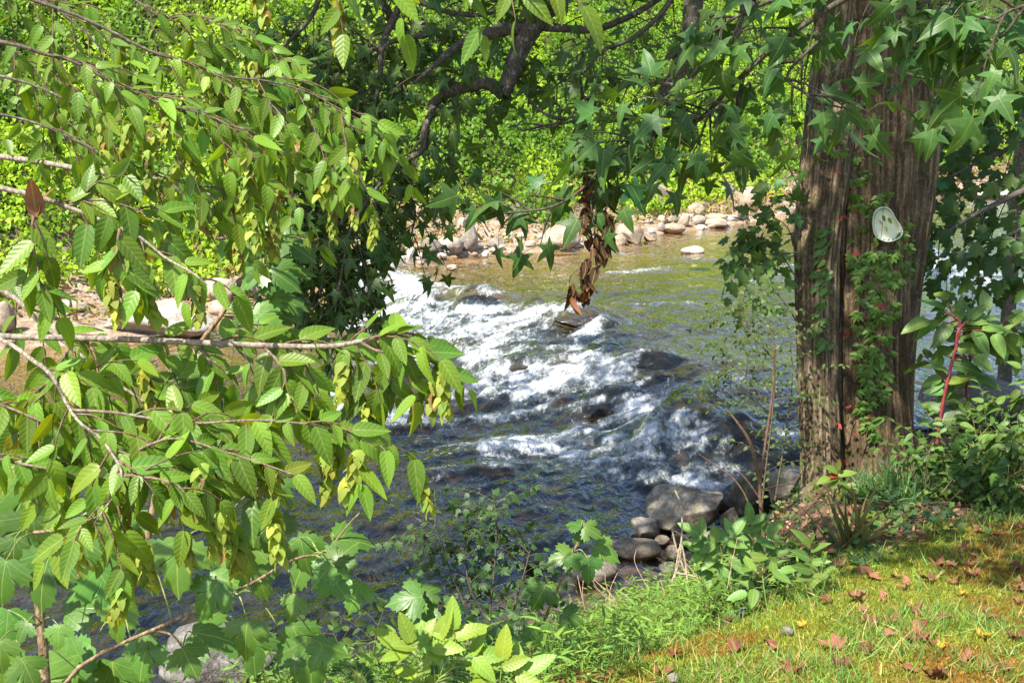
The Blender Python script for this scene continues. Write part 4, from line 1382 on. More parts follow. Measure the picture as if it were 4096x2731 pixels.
horn_bough([(-800, -600, 3.3), (-300, -300, 3.2), (0, -100, 3.1), (200, 20), (330, 120), (420, 210)], [.014, .011, .008, .006, .003], 12, .26, size=.066, bias=DN, **LOOSE)
horn_bough([(-500, 20, 3.4), (-100, 100, 3.3), (120, 260, 3.2), (220, 420), (260, 560)], [.012, .009, .006, .003], 11, .24, size=.066, bias=DN, **LOOSE)
horn_bough([(-600, 1000, 2.6), (-200, 1080, 2.5), (40, 1180, 2.4), (160, 1290, 2.4), (300, 1400), (420, 1500), (620, 1640), (700, 1740)], [.008, .0065, .005, .004, .003, .002], 13, .14, size=.08, bias=DN * .2, fruit=.3)
horn_bough([(-600, 1500, 2.3), (-250, 1560, 2.2), (0, 1640, 2.15), (120, 1720), (200, 1790), (280, 1860)], [.006, .005, .004, .003, .0015], 12, .14, size=.08, bias=DN * .2, fruit=.3)
print("fruit", NFRUIT[0])
# one curled dead leaf caught on the third bough
L = Leaves(T_OVATE)
L.add(at(150, 870, 1.9), unit(AX_U + AX_R * -.25), unit(-AX_F + AX_R * .6), .062, (.26, .115, .065), -.5)
L.add(at(150, 872, 1.905), unit(AX_U + AX_R * -.2), unit(-AX_F - AX_R * .8), .058, (.20, .085, .05), .9)
L.build("curled_leaf", M_DRY, horn)

# ---------------------------------------------------------------- sycamore saplings
SYCC = (.085, .185, .030)


def sycamore(label, stems, leaves, group="sycamore saplings at the water's edge", col=SYCC, d0=2.8):
    """stems: pixel polylines + radius; leaves: (base x, base y, tip x, tip y, facing, depth)"""
    o = thing("sycamore_sapling", label, "sapling", group)
    T, L = Tubes(), Leaves(T_SYC)
    paths = []
    for pts, r in stems:
        p = pxcurve(pts, n=30)
        T.add(p, r, 8, (.24, .165, .10), .06)
        paths.append(p)
    allp = np.concatenate(paths)
    for lf in leaves:
        ax, ay, tx, ty = lf[:4]
        d = lf[4] if len(lf) > 4 else d0
        fc = lf[5] if len(lf) > 5 else (0, 0)
        a, b = at(ax, ay, d), at(tx, ty, d - .02 * (1 if ty > ay else -1))
        size = np.linalg.norm(b - a)
        nr = unit(UP * .75 - AX_F * .65 + AX_R * fc[0] + UP * fc[1] + rv(.12))
        # petiole from the nearest stem point
        i = np.argmin(np.linalg.norm(allp - a, axis=1) + np.maximum(0, allp[:, 2] - a[2]) * .5)
        if np.linalg.norm(allp[i] - a) < .28:
            m = (allp[i] + a) / 2 + np.array([0, 0, .02])
            T.add(curve([allp[i], m, a], 8), [.0022, .0014], 5, (.22, .26, .08))
        L.add(a, b - a, nr, size * rnd(1.0, 1.08), tint(col, .16), rnd(.05, .35))
    T.build("stem", M_TWIG, o)
    L.build("foliage", M_SYC, o)
    return o


def filler(n, x0, x1, y0, y1, d0, d1, sz=(150, 260)):
    out = []
    for i in range(n):
        x, y = rnd(x0, x1), rnd(y0, y1)
        a = math.pi / 2 + random.gauss(0, .7)
        s = rnd(*sz)
        d = rnd(d0, d1)
        out.append((x, y, x + s * math.cos(a), y + s * math.sin(a), d, (rnd(-.5, .5), rnd(-.2, .4))))
    return out


sycamore("tall sycamore sapling with pale upright trunk at the lower left corner",
         [([(205, 3100, 3.0), (180, 2700), (165, 2500), (140, 2250), (125, 2050), (112, 1850), (120, 1700)], [.016, .014, .013, .011, .009, .005]),
          ([(135, 2130, 2.95), (300, 2110), (480, 2080)], [.006, .004, .002]), ([(150, 1990, 3.0), (180, 1880), (200, 1800)], [.005, .003]),
          ([(-20, 2660, 2.9), (90, 2540), (165, 2490)], [.005, .004])],
         [(200, 2205, 130, 2440, 2.8), (60, 2150, 40, 2300, 2.9), (330, 2150, 280, 2370, 2.85), (235, 2500, 225, 2600, 2.8), (110, 2490, 60, 2570), (25, 2240, -20, 2420), (460, 2080, 470, 2230, 2.9),
          (0, 2560, -10, 2700), (90, 2640, 150, 2760), (190, 1830, 260, 1900, 3.0)] + filler(13, -60, 520, 1900, 2700, 2.9, 3.5))
sycamore("sycamore sapling with a long bare diagonal stem over the river, bottom left",
         [([(180, 3000, 2.5), (290, 2690, 2.5), (640, 2505, 2.55), (830, 2420), (1010, 2330), (1180, 2235), (1300, 2205, 2.6), (1400, 2090), (1440, 2050)], [.0055, .0048, .0044, .004, .0036, .003, .0022, .0015]),
          ([(620, 2520, 2.55), (690, 2540), (730, 2590)], [.003, .002]), ([(1010, 2330, 2.55), (960, 2200), (925, 2130), (910, 2060)], [.003, .002]), ([(900, 2390, 2.55), (850, 2330)], [.003, .002])],
         [(575, 2165, 560, 2370, 2.6), (715, 2160, 695, 2390, 2.5), (925, 2130, 990, 2330, 2.45), (1078, 2055, 1095, 2230, 2.35, (.2, .1)), (870, 2330, 770, 2480, 2.5), (990, 2480, 965, 2640, 2.45),
          (728, 2590, 790, 2705, 2.45), (600, 2530, 540, 2600), (1190, 2385, 1140, 2490, 2.5), (1325, 2262, 1240, 2350, 2.5), (1335, 2255, 1420, 2150, 2.55), (1310, 2300, 1400, 2390, 2.5, (.5, .2)),
          (1110, 1930, 1165, 2015, 2.4), (1330, 2160, 1500, 2150, 2.6, (0, .4)), (1180, 2630, 1175, 2705, 2.5), (1290, 2590, 1230, 2680, 2.5), (430, 2360, 380, 2450), (1200, 2150, 1230, 2290, 2.7),
          (480, 2430, 440, 2570, 2.7), (1440, 2330, 1390, 2450, 2.65), (1020, 2270, 1060, 2390, 2.65)] + filler(11, 250, 1300, 2150, 2640, 2.7, 3.3, (140, 230)))
sycamore("sycamore sapling rising behind the hornbeam bough, two big sunlit drooping leaf pairs",
         [([(560, 2300, 3.3), (640, 1900, 3.3), (700, 1560, 3.25), (790, 1390), (900, 1240), (960, 1130), (1010, 1040), (1050, 900), (1100, 830)], [.012, .010, .009, .007, .006, .004, .002])],
         [(1095, 905, 1000, 990, 3.2), (1100, 905, 1190, 860, 3.25), (1050, 1075, 960, 1150, 3.1, (-.3, -.7)), (1075, 1078, 1190, 1140, 3.1, (.3, -.6)), (1060, 1065, 1080, 1180, 3.1, (0, -.7)), (1010, 1235, 920, 1330, 3.1, (-.3, -.7)),
          (1015, 1235, 1120, 1330, 3.1, (.3, -.7)), (1100, 1090, 1250, 1060, 3.3), (1080, 1190, 1210, 1210, 3.25), (1060, 1250, 1180, 1260, 3.3), (1120, 1340, 1230, 1310, 3.2), (1130, 960, 1260, 1030, 3.35), (1000, 960, 960, 1060, 3.4),
          (780, 1420, 740, 1560, 3.2), (720, 1500, 760, 1640, 3.2), (690, 1560, 600, 1680, 3.3)])
sycamore("small sycamore sprout on a thin grey stem in front of the domed rock",
         [([(2120, 2620, 3.9), (2150, 2545), (2240, 2330, 3.85), (2290, 2220), (2335, 2105), (2338, 2080)], [.007, .006, .005, .004, .002])],
         [(2325, 2105, 2265, 2080, 3.8, (0, .3)), (2335, 2108, 2410, 2140, 3.8), (2290, 2215, 2190, 2240, 3.8, (-.4, 0)), (2285, 2220, 2320, 2280, 3.75), (2380, 2185, 2480, 2230, 3.85), (2350, 2230, 2360, 2330, 3.8, (.2, 0)),
          (2170, 2340, 2080, 2370, 3.9, (-.2, .2)), (2180, 2345, 2130, 2440, 3.85), (2190, 2345, 2240, 2410, 3.9), (2330, 2110, 2300, 2180, 3.85), (2250, 2450, 2340, 2500, 3.9), (2100, 2480, 2010, 2530, 3.9), (2130, 2500, 2180, 2600, 3.8)])
sycamore("leaning sycamore sprout with dull shaded leaves at bottom centre",
         [([(1960, 2720, 3.5), (1900, 2600), (1830, 2520), (1740, 2430), (1665, 2375), (1630, 2330)], [.007, .006, .005, .004, .002])],
         [(1690, 2385, 1550, 2400, 3.4), (1680, 2390, 1620, 2460, 3.4), (1695, 2375, 1760, 2330, 3.45), (1790, 2440, 1870, 2420, 3.45, (.4, 0)), (1750, 2440, 1640, 2490, 3.45), (1870, 2500, 1950, 2490, 3.5), (1760, 2530, 1700, 2600, 3.5),
          (1880, 2590, 1960, 2640, 3.5), (1830, 2560, 1780, 2640, 3.55), (1940, 2640, 2060, 2600, 3.6), (2010, 2560, 2110, 2560, 3.6), (1990, 2500, 2040, 2580, 3.6)])


# ---------------------------------------------------------------- small plants
def plant(name, label, cat, stems, r, scol, tpl, mat, col, size, spacing, ntw=0, ln=.2, group=None, fruit=None, smat=None, n=20, petiole=.0, droop=.1, extra=None, **kw):
    o = thing(name, label, cat, group)
    T, L = Tubes(), Leaves(tpl)
    for pts in stems:
        p = pxcurve(pts, n=n)
        T.add(p, r, 6, scol, .08)
        tws = grow(p, ntw, ln, rng_t=(.2, 1), fan=.9, droop=droop, depth=.6) if ntw else []
        for t in tws:
            T.add(t, [r[-1] * .9, r[-1] * .5], 4, scol)
        if size:
            for t in tws + ([p] if not ntw or kw.get("main") else []):
                leafy(L, t, spacing, size, col, petiole=petiole, T=T, **{k: v for k, v in kw.items() if k != "main"})
    if extra:
        extra(T, L)
    T.build("stem", smat or M_DRYSTEM, o)
    L.build("foliage", mat, o)
    return o


# privet-like shrub at the left foot of the trunk, bare saplings
plant("shrub", "airy small-leaved shrub left of the trunk over the rapids", "shrub",
      [[(3040, 2120, 6.4), (3060, 1900), (3090, 1650), (3100, 1400), (3060, 1250)], [(3100, 2000, 6.6), (3140, 1750), (3170, 1500), (3150, 1300)], [(3090, 1650, 6.5), (3020, 1560), (2960, 1480), (2900, 1450)],
       [(3110, 1450, 6.5), (3000, 1330), (2980, 1260), (2960, 1230)]],
      [.006, .004, .002], (.10, .075, .05), T_SMALL, M_FINE, (.070, .125, .022), .034, .024, 16, .28, face=.5, hang=.2, main=True)
plant("sapling", "bare forked brown sapling in front of the dark boulder", "sapling",
      [[(3060, 2180, 5.9), (3045, 2040), (3040, 1930), (3065, 1750), (3092, 1550), (3098, 1380)], [(3040, 1930, 5.9), (3005, 1780), (2950, 1690), (2900, 1630)]], [.012, .010, .007, .004], (.13, .075, .045), T_SMALL, M_FINE, (.09, .15, .03), 0, .1)
plant("sapling", "thin bare arching stem left of the forked sapling", "sapling",
      [[(3015, 2100, 5.7), (2985, 1990), (2930, 1910), (2860, 1860), (2795, 1815)], [(3050, 2010, 5.8), (2995, 1930), (2935, 1860)], [(3040, 1960, 5.8), (3120, 1940), (3200, 1930)]], [.005, .004, .002], (.14, .085, .05), T_SMALL, M_FINE, (.09, .15, .03), 0, .1)
plant("maple_sapling", "maple sapling twigs with lobed leaves against the trunk's left edge", "sapling",
      [[(3190, 1290, 6.7), (3130, 1200), (3060, 1130), (3000, 1100)], [(3190, 1120, 6.7), (3120, 1010), (3060, 960), (2985, 930)], [(3190, 980, 6.7), (3140, 900), (3080, 860)], [(3190, 1010, 6.7), (3080, 1015), (2970, 1010)],
       [(3200, 760, 6.7), (3160, 680), (3110, 560), (3060, 430)]], [.005, .003, .0015], (.09, .06, .04), T_MAPLE, M_FINE, (.075, .145, .026), .095, .07, 6, .22, petiole=.04, face=.45, main=True)
plant("shrub", "dark leafy shrub standing in the shallows below the white pool", "shrub",
      [[(1960, 2640, 4.9), (1960, 2450), (1980, 2250), (1985, 2080), (1975, 1990)], [(1900, 2620, 4.9), (1860, 2430), (1800, 2280), (1760, 2150), (1720, 2090)], [(2040, 2600, 4.9), (2060, 2420), (2100, 2280), (2120, 2200)],
       [(1960, 2500, 4.9), (1880, 2350), (1860, 2220), (1840, 2180)]],
      [.006, .004, .002], (.10, .085, .06), T_MAPLE, M_FINE, (.050, .105, .030), .040, .034, 13, .24, petiole=.02, face=.5, main=True)
plant("shrub", "low shaded seedlings at the waterline under the sycamores, lower left", "shrub",
      [[(1480, 2760, 4.3), (1500, 2560), (1540, 2420)], [(1380, 2760, 4.3), (1360, 2600), (1330, 2520)], [(1640, 2760, 4.4), (1620, 2640), (1600, 2500)], [(1250, 2700, 4.5), (1280, 2560), (1240, 2450)]],
      [.004, .003, .0015], (.10, .085, .06), T_OVATE, M_FINE, (.075, .135, .030), .05, .045, 7, .2, face=.5, main=True)
# plants on the right of the trunk
plant("pokeweed_plant", "pokeweed with crimson stems and broad leaves right of the trunk", "plant",
      [[(3745, 1790, 6.6), (3770, 1620), (3800, 1480), (3825, 1380), (3840, 1290), (3780, 1250)], [(3870, 1800, 6.7), (3865, 1600), (3880, 1450), (3885, 1380), (3960, 1330), (4030, 1280)], [(3825, 1400, 6.6), (3830, 1330), (3870, 1280)], [(3885, 1400, 6.7), (3980, 1320), (4080, 1330)]],
      [.013, .011, .008, .005], (.20, .028, .035), T_OVATE, M_PLANT, (.115, .215, .045), .175, .055, 4, .20, smat=M_STEM, face=.45, upw=.8, hang=.35, main=True)
plant("bramble_bush", "tangled leafy brambles at the right edge below the pokeweed", "bush",
      [[(3700, 1960, 6.3), (3720, 1800), (3800, 1700), (3900, 1680)], [(3850, 1990, 6.2), (3880, 1800), (3960, 1700)], [(4000, 2010, 6.1), (4020, 1820), (4090, 1700)], [(4150, 2010, 6.0), (4120, 1820), (4060, 1720)],
       [(3760, 1980, 6.2), (3850, 1880), (3970, 1850)], [(3950, 2000, 6.0), (4050, 1900), (4150, 1860)], [(4250, 1900, 6.2), (4150, 1650), (4080, 1560)]],
      [.005, .004, .002], (.13, .12, .05), T_SERR, M_PLANT, (.090, .175, .034), .080, .042, 14, .28, face=.4, upw=.8, main=True)
plant("bramble_bush", "shaded low vines with ivy-like leaves between trunk and brambles", "bush",
      [[(3640, 1930, 6.5), (3660, 1850), (3720, 1800)], [(3700, 1950, 6.3), (3760, 1900), (3840, 1880)], [(3900, 2030, 6.0), (3960, 1980), (4060, 1960)], [(4096, 2040, 5.9), (4100, 1980), (4000, 1930)], [(3800, 2000, 6.1), (3860, 1950), (3900, 1940)]],
      [.004, .003, .0015], (.10, .09, .04), T_IVY, M_FINE, (.080, .165, .034), .065, .035, 10, .24, face=.4, upw=.9, main=True)


def pinnate(T, L, base, tip, n, size, col, scol, nr, arch=.04, tpl_sz=.9, term=True):
    """a compound leaf: rachis from base to tip with n leaflet pairs"""
    a, b = np.asarray(base), np.asarray(tip)
    ax = unit(b - a)
    p = curve([a, (a + b) / 2 + np.array([0, 0, arch * np.linalg.norm(b - a) * 4]), b], 16)
    T.add(p, [.0018, .0009], 4, scol)
    side = unit(np.cross(ax, nr))
    for i in range(n):
        t = .3 + .68 * i / max(1, n - 1) if n > 1 else .6
        q = p[min(15, int(t * 15))]
        for s in (-1, 1):
            L.add(q, unit(ax * .55 + side * s + rv(.08)), unit(nr + rv(.15)), size * rnd(.85, 1.1) * (.8 + .2 * math.sin(t * 3)), tint(col, .12), rnd(.0, .3))
    if term:
        L.add(b, unit(ax + rv(.05)), unit(nr + rv(.1)), size * 1.05, tint(col, .12), rnd(0, .3))


def compound(name, label, stems, fronds, col, size, n, d, tpl=T_SERR, mat=M_PLANT, scol=(.2, .25, .06), term=True, cat="seedling", group=None, nr=None):
    o = thing(name, label, cat, group)
    T, L = Tubes(), Leaves(tpl)
    for st in stems:
        T.add(pxcurve(st, d, n=16), [.003, .002], 5, scol)
    for f in fronds:
        dd = f[4] if len(f) > 4 else d
        a, b = at(f[0], f[1], d), at(f[2], f[3], dd)
        pinnate(T, L, a, b, n, size, col, scol, nr if nr is not None else unit(UP * .7 - AX_F * .6 + rv(.15)), term=term)
    T.build("stem", M_STEM, o)
    L.build("foliage", mat, o)


BRC = (.20, .32, .035)
compound("seedling", "bright yellow-green seedling with pointed leaflets, left one at the bottom edge", [[(1700, 2900), (1690, 2700), (1690, 2630)]],
         [(1690, 2660, 1600, 2590), (1690, 2650, 1650, 2570), (1695, 2655, 1745, 2560), (1700, 2690, 1640, 2740)], BRC, .085, 1, 2.9)
compound("seedling", "bright yellow-green seedling with broad leaflets beside the mimosa frond at bottom", [[(1900, 2900), (1850, 2720), (1830, 2620)]],
         [(1830, 2640, 1815, 2520), (1830, 2660, 1760, 2600), (1840, 2650, 1930, 2630), (1850, 2700, 1760, 2720)], BRC, .085, 1, 2.9)
compound("seedling", "bright yellow-green seedling at the bottom edge beside the stilt grass", [[(2010, 2900), (2000, 2760)]],
         [(2000, 2740, 2010, 2640), (2000, 2745, 1930, 2700), (2005, 2745, 2100, 2690)], BRC, .09, 1, 2.9)
for lab, st, fr in [("feathery mimosa seedling frond at the bottom edge, left of the yellow-green leaflets", [[(1480, 2900), (1450, 2760), (1400, 2680)]],
                     [(1450, 2735, 1320, 2690), (1445, 2725, 1330, 2660), (1435, 2705, 1370, 2650), (1430, 2700, 1420, 2650), (1440, 2710, 1455, 2665), (1450, 2730, 1480, 2680), (1460, 2745, 1500, 2710)]),
                    ("feathery mimosa seedling frond overlapping the bright yellow-green leaflets", [[(1700, 2900), (1740, 2740), (1800, 2680)]],
                     [(1745, 2735, 1850, 2750), (1755, 2722, 1870, 2720), (1770, 2705, 1880, 2695), (1785, 2690, 1860, 2665), (1740, 2720, 1735, 2660), (1760, 2700, 1790, 2640)])]:
    compound("mimosa_seedling", lab, st, fr, (.085, .175, .04), .012, 15, 2.7, tpl=T_SMALL, mat=M_FINE, group="mimosa seedlings")
ASHC = (.14, .27, .055)
compound("ash_seedling", "ash seedling with paired leaflets in front of the rock pile, left one", [[(2920, 2400), (2900, 2280), (2880, 2180)]],
         [(2880, 2200, 2800, 2140), (2890, 2230, 2815, 2200), (2895, 2190, 2930, 2140), (2900, 2260, 2850, 2310), (2900, 2240, 2980, 2230)], ASHC, .105, 2, 5.0)
compound("ash_seedling", "ash seedling standing taller in front of the bare forked stem", [[(3030, 2360), (3020, 2240), (3010, 2130)]],
         [(3012, 2150, 3000, 2090), (3012, 2170, 3070, 2130), (3015, 2200, 2960, 2180), (3018, 2240, 3080, 2220), (3020, 2270, 2950, 2270)], ASHC, .10, 2, 5.2)
compound("ash_seedling", "ash seedling with drooping leaflets lower on the bank beside the elm", [[(3080, 2480), (3060, 2380), (3050, 2300)]],
         [(3050, 2310, 2970, 2270), (3050, 2320, 3120, 2290), (3055, 2350, 2990, 2370)], ASHC, .09, 1, 4.7)
o = thing("elm_seedling", "single elm seedling with toothed ribbed leaves on the lawn edge", "seedling")
T, L = Tubes(), Leaves(T_HORN)
p = pxcurve([(3252, 2380, 4.6), (3245, 2250), (3240, 2180), (3235, 2150)], n=14)
T.add(p, [.003, .002], 5, (.16, .10, .05))
for ax, ay, tx, ty in [(3240, 2185, 3172, 2110), (3242, 2205, 3318, 2165), (3240, 2235, 3168, 2198), (3246, 2250, 3320, 2240), (3248, 2280, 3165, 2262), (3240, 2175, 3250, 2135), (3250, 2310, 3180, 2320), (3250, 2305, 3330, 2300)]:
    a, b = at(ax, ay, 4.6), at(tx, ty, 4.55)
    L.add(a, b - a, unit(UP * .6 - AX_F * .7 + rv(.2)), np.linalg.norm(b - a), tint((.13, .23, .05), .1), rnd(0, .2))
T.build("stem", M_STEM, o)
L.build("foliage", M_HORN, o)
o = thing("seedling", "upright yellow-green seedling with reddish lower leaves at the trunk's foot", "seedling")
T, L = Tubes(), Leaves(T_OVATE)
p = pxcurve([(3362, 2010, 6.3), (3352, 1930), (3348, 1880), (3350, 1850)], n=14)
T.add(p, [.004, .003], 5, (.22, .10, .06))
for ax, ay, tx, ty, cc in [(3350, 1890, 3300, 1860, 0), (3350, 1900, 3430, 1890, 0), (3350, 1880, 3360, 1840, 0), (3350, 1905, 3270, 1920, 0), (3352, 1920, 3400, 1960, 0), (3350, 1910, 3330, 1950, 0), (3355, 1960, 3420, 1930, 0), (3355, 1970, 3350, 2005, 1), (3352, 1900, 3320, 1905, 2)]:
    a, b = at(ax, ay, 6.3), at(tx, ty, 6.25)
    L.add(a, b - a, unit(UP * .7 - AX_F * .6 + rv(.25)), np.linalg.norm(b - a), [(.17, .27, .045), (.32, .27, .05), (.40, .04, .03)][cc], rnd(0, .3))
T.build("stem", M_STEM, o)
L.build("foliage", M_PLANT, o)

# fern with rows of tiny leaflets
compound("fern", "small fern with beaded fronds arching beside the elm seedling", [[(3290, 2330), (3285, 2290)]],
         [(3285, 2300, 3300, 2205, 4.5), (3285, 2300, 3220, 2250, 4.5), (3285, 2310, 3345, 2270, 4.5), (3290, 2320, 3240, 2360, 4.4)], (.14, .22, .03), .014, 16, 4.5, tpl=T_SMALL, mat=M_FINE, term=False, cat="fern")

# dry stalks over the rock pile
o = thing("dry_stalks", "clump of bleached snapped plant stalks over the shaded rocks", "dead plant")
T = Tubes()
for pts in [[(2690, 2320, 4.9), (2720, 2230), (2728, 2100), (2725, 2020), (2700, 1960)], [(2745, 2300, 4.9), (2705, 2190), (2688, 2115)], [(2686, 2116, 4.9), (2730, 2140), (2775, 2172)], [(2700, 2310, 4.9), (2712, 2220), (2726, 2160)],
            [(2750, 2320, 4.8), (2740, 2240), (2726, 2170)], [(2724, 2030, 4.9), (2745, 1995), (2760, 1970)], [(2700, 2290, 4.8), (2760, 2300), (2790, 2310)]]:
    T = Tubes()
    T.add(pxcurve(pts, n=12), [.005, .004], 6, (.36, .29, .20))
    T.build("stem", M_DRYSTEM, o)
o = thing("dry_stalks", "fan of thin pinkish dry seed stems at the grass edge by the water", "dead plant")
T = Tubes()
for pts in [[(2470, 2420, 4.5), (2440, 2370), (2390, 2330), (2350, 2290)], [(2460, 2410, 4.5), (2415, 2380), (2375, 2330), (2372, 2280)], [(2460, 2410, 4.5), (2425, 2340), (2420, 2290)], [(2440, 2430, 4.5), (2440, 2360), (2470, 2290)],
            [(2590, 2350, 4.5), (2540, 2250), (2545, 2195)], [(2660, 2380, 4.5), (2640, 2310)], [(2800, 2330, 4.4), (2760, 2270), (2720, 2225)], [(2910, 2350, 4.4), (2930, 2240), (2950, 2150)], [(2310, 2300, 4.5), (2340, 2440), (2330, 2360), (2345, 2240)]]:
    T = Tubes()
    T.add(pxcurve(pts, n=12), [.0022, .0014], 5, (.42, .26, .18))
    T.build("stem", M_DRYSTEM, o)

# ---------------------------------------------------------------- creeper on the trunk, and the hung platter
vine = thing("creeper_vine", "creeper climbing the trunk, mostly green with some crimson leaves", "vine")
T, G, RD = Tubes(), Leaves(T_SERR), Leaves(T_SERR)


def onto(px, py, lift=.012):
    return at(px, py, trunk_depth(px, py) - lift)


vst = [[(3420, 1860), (3400, 1760), (3420, 1660), (3405, 1500), (3430, 1350), (3450, 1200), (3440, 1080), (3460, 980), (3470, 880), (3480, 760)],
       [(3440, 1880), (3470, 1740), (3500, 1600), (3510, 1480), (3520, 1350), (3540, 1200), (3560, 1080), (3580, 980), (3600, 860), (3640, 740)],
       [(3400, 1060), (3390, 940), (3380, 820), (3370, 700), (3360, 560)], [(3430, 1350), (3480, 1250), (3510, 1130), (3480, 1020)], [(3300, 1350), (3285, 1180), (3290, 1040), (3310, 900)],
       [(3480, 1500), (3440, 1400), (3430, 1320)], [(3540, 1200), (3600, 1130), (3620, 1020)], [(3400, 900), (3480, 800), (3560, 720)]]
for st in vst:
    pts = []
    for (x0, y0), (x1, y1) in zip(st[:-1], st[1:]):
        for q in range(4):
            t = q / 4
            pts.append(onto(x0 + (x1 - x0) * t + rnd(-6, 6), y0 + (y1 - y0) * t))
    T.add(np.array(pts), [.004, .002], 5, (.11, .06, .035))


def creeper_leaf(px, py, s, red=False, k=None):
    p = onto(px, py, .015 + rnd(0, .035))
    n = unit(tocam(p) + UP * .35 + rv(.3))
    base = unit(np.array([rnd(-.5, .5), 0, -1]))
    sd = unit(np.cross(base, n))
    for a in ([-1.15, -.55, 0, .55, 1.15] if not k else np.linspace(-.8, .8, k)):
        d = unit(base * math.cos(a) + sd * math.sin(a))
        (RD if red else G).add(p + d * .006, d, unit(n + rv(.2)), s * rnd(.8, 1.1) * (1 - .15 * abs(a)), tint((.30, .035, .028) if red else (.105, .20, .035), .22), rnd(0, .4))


for (x0, x1, y0, y1, n, s) in [(3410, 3600, 1000, 1120, 24, .05), (3430, 3580, 1120, 1260, 20, .048), (3430, 3560, 1260, 1430, 15, .048), (3430, 3560, 1430, 1600, 22, .05), (3430, 3520, 1600, 1760, 11, .045), (3570, 3650, 880, 1150, 18, .045),
                               (3400, 3520, 620, 830, 9, .04), (3470, 3560, 760, 900, 7, .045), (3640, 3690, 480, 640, 6, .05), (3390, 3480, 780, 960, 7, .036), (3340, 3400, 440, 620, 7, .036)]:
    for i in range(int(n * 1.4)):
        creeper_leaf(rnd(x0, x1), rnd(y0, y1), s * rnd(.9, 1.4))
for i in range(60):       # the row of small leaves along the dark groove
    y = rnd(900, 1400)
    p = onto(3305 + (y - 900) * -.01 + random.gauss(0, 16), y, .02)
    G.add(p, unit(np.array([-.8 + rnd(-.3, .3), -.2, -.5])), unit(tocam(p) + rv(.4)), rnd(.045, .075), tint((.07, .16, .03), .2), .2)
for px, py, s in [(3418, 1010, .06), (3425, 1030, .05), (3505, 1160, .06), (3440, 1255, .06), (3520, 1210, .06), (3400, 1325, .07), (3410, 1620, .05), (3465, 1660, .055), (3355, 1690, .05), (3410, 1730, .05), (3350, 1830, .08), (3375, 1835, .06),
                  (3390, 790, .04), (3400, 740, .04), (3370, 860, .05), (3350, 680, .04), (3420, 830, .04), (3470, 1560, .05)]:
    creeper_leaf(px, py, s, True, random.choice([1, 2, 3]))
for px, py in [(3530, 862), (3552, 872), (3540, 905), (3500, 950), (3512, 968), (3600, 930), (3592, 965)]:
    p = onto(px, py, .12)
    G.add(p, unit(np.array([rnd(-.6, .6), -.1, -.8])), unit(tocam(p) + rv(.4)), rnd(.04, .055), tint((.115, .21, .036), .2), .2)
T.add(np.array([onto(3525, 950, .11), onto(3530, 900, .13), onto(3532, 845, .12), onto(3545, 800, .03)]), .0018, 5, (.11, .06, .035))
T.build("stem", M_TWIG, vine)
G.build("leaves", M_PLANT, vine)
RD.build("red_leaves", M_PLANT, vine)

# platter: cream glazed, uneven rounded outline with a decorated rim
pl = [(3534, 829), (3547, 832), (3560, 841), (3568, 852), (3575, 866), (3583, 880), (3594, 896), (3603, 912), (3608, 926), (3607, 938), (3600, 950), (3588, 959), (3571, 966), (3551, 969), (3533, 967), (3515, 959), (3501, 949), (3493, 934), (3489, 914), (3487, 893), (3489, 872), (3493, 855), (3502, 842), (3517, 832)]
D0 = trunk_depth(3548, 900) - .075
cen = at(3546, 905, D0)
ring = np.array([at(x, y, D0) for x, y in pl])
ring = cen + (ring - cen) * 1.0
nrm_p = unit(-AX_F + UP * .1)
prof = [(0, .010), (.55, .010), (.78, .006), (.86, -.004), (1.0, -.018), (1.02, -.014), (1.0, -.008), (.84, .006), (.6, .020), (0, .022)]
V, F = [], []
n = len(pl)
for q, (s, z) in enumerate(prof):
    for k in range(n):
        V.append(cen + (ring[k] - cen) * max(s, .001) - nrm_p * z)
for q in range(len(prof) - 1):
    for k in range(n):
        F.append((q * n + k, q * n + (k + 1) % n, (q + 1) * n + (k + 1) % n, (q + 1) * n + k))
plate = thing("wall_platter", "cream glazed lopsided platter with blue patterned rim hung on the trunk", "platter")
plate.location = cen
m, nt, out = newmat("cream_glaze")
N = NT(nt)
p_ = N.n("ShaderNodeBsdfPrincipled")
N.l(N.mixc(N.ramp(N.noise(14, 3, .5, N.pos()), .3, .7), (.60, .60, .38), (.66, .66, .46)), p_.inputs["Base Color"])
p_.inputs["Roughness"].default_value = .25
N.l(p_.outputs[0], out.inputs["Surface"])
pV = np.array(V) - cen
link("dish", mesh_from("dish", pV, np.array(F)), m, plate)


def flat_mat(name, c, rough=.4):
    m, nt, out = newmat(name)
    N = NT(nt)
    b = N.n("ShaderNodeBsdfPrincipled")
    N.l(N.mixc(N.ramp(N.noise(60, 2, .5, N.pos()), .35, .65), tuple(x * .8 for x in c), tuple(x * 1.15 for x in c)), b.inputs["Base Color"])
    b.inputs["Roughness"].default_value = rough
    N.l(b.outputs[0], out.inputs["Surface"])
    return m


# rim ornament: rings and dots around the edge
T = Tubes()
B = Tubes()
exx, eyy = AX_R, AX_U


def disc_ring(c, r, th, tub):
    a = np.linspace(0, 2 * np.pi, 13)
    tub.add(c + np.outer(np.cos(a), exx) * r + np.outer(np.sin(a), eyy) * r, th, 4, (1, 1, 1))


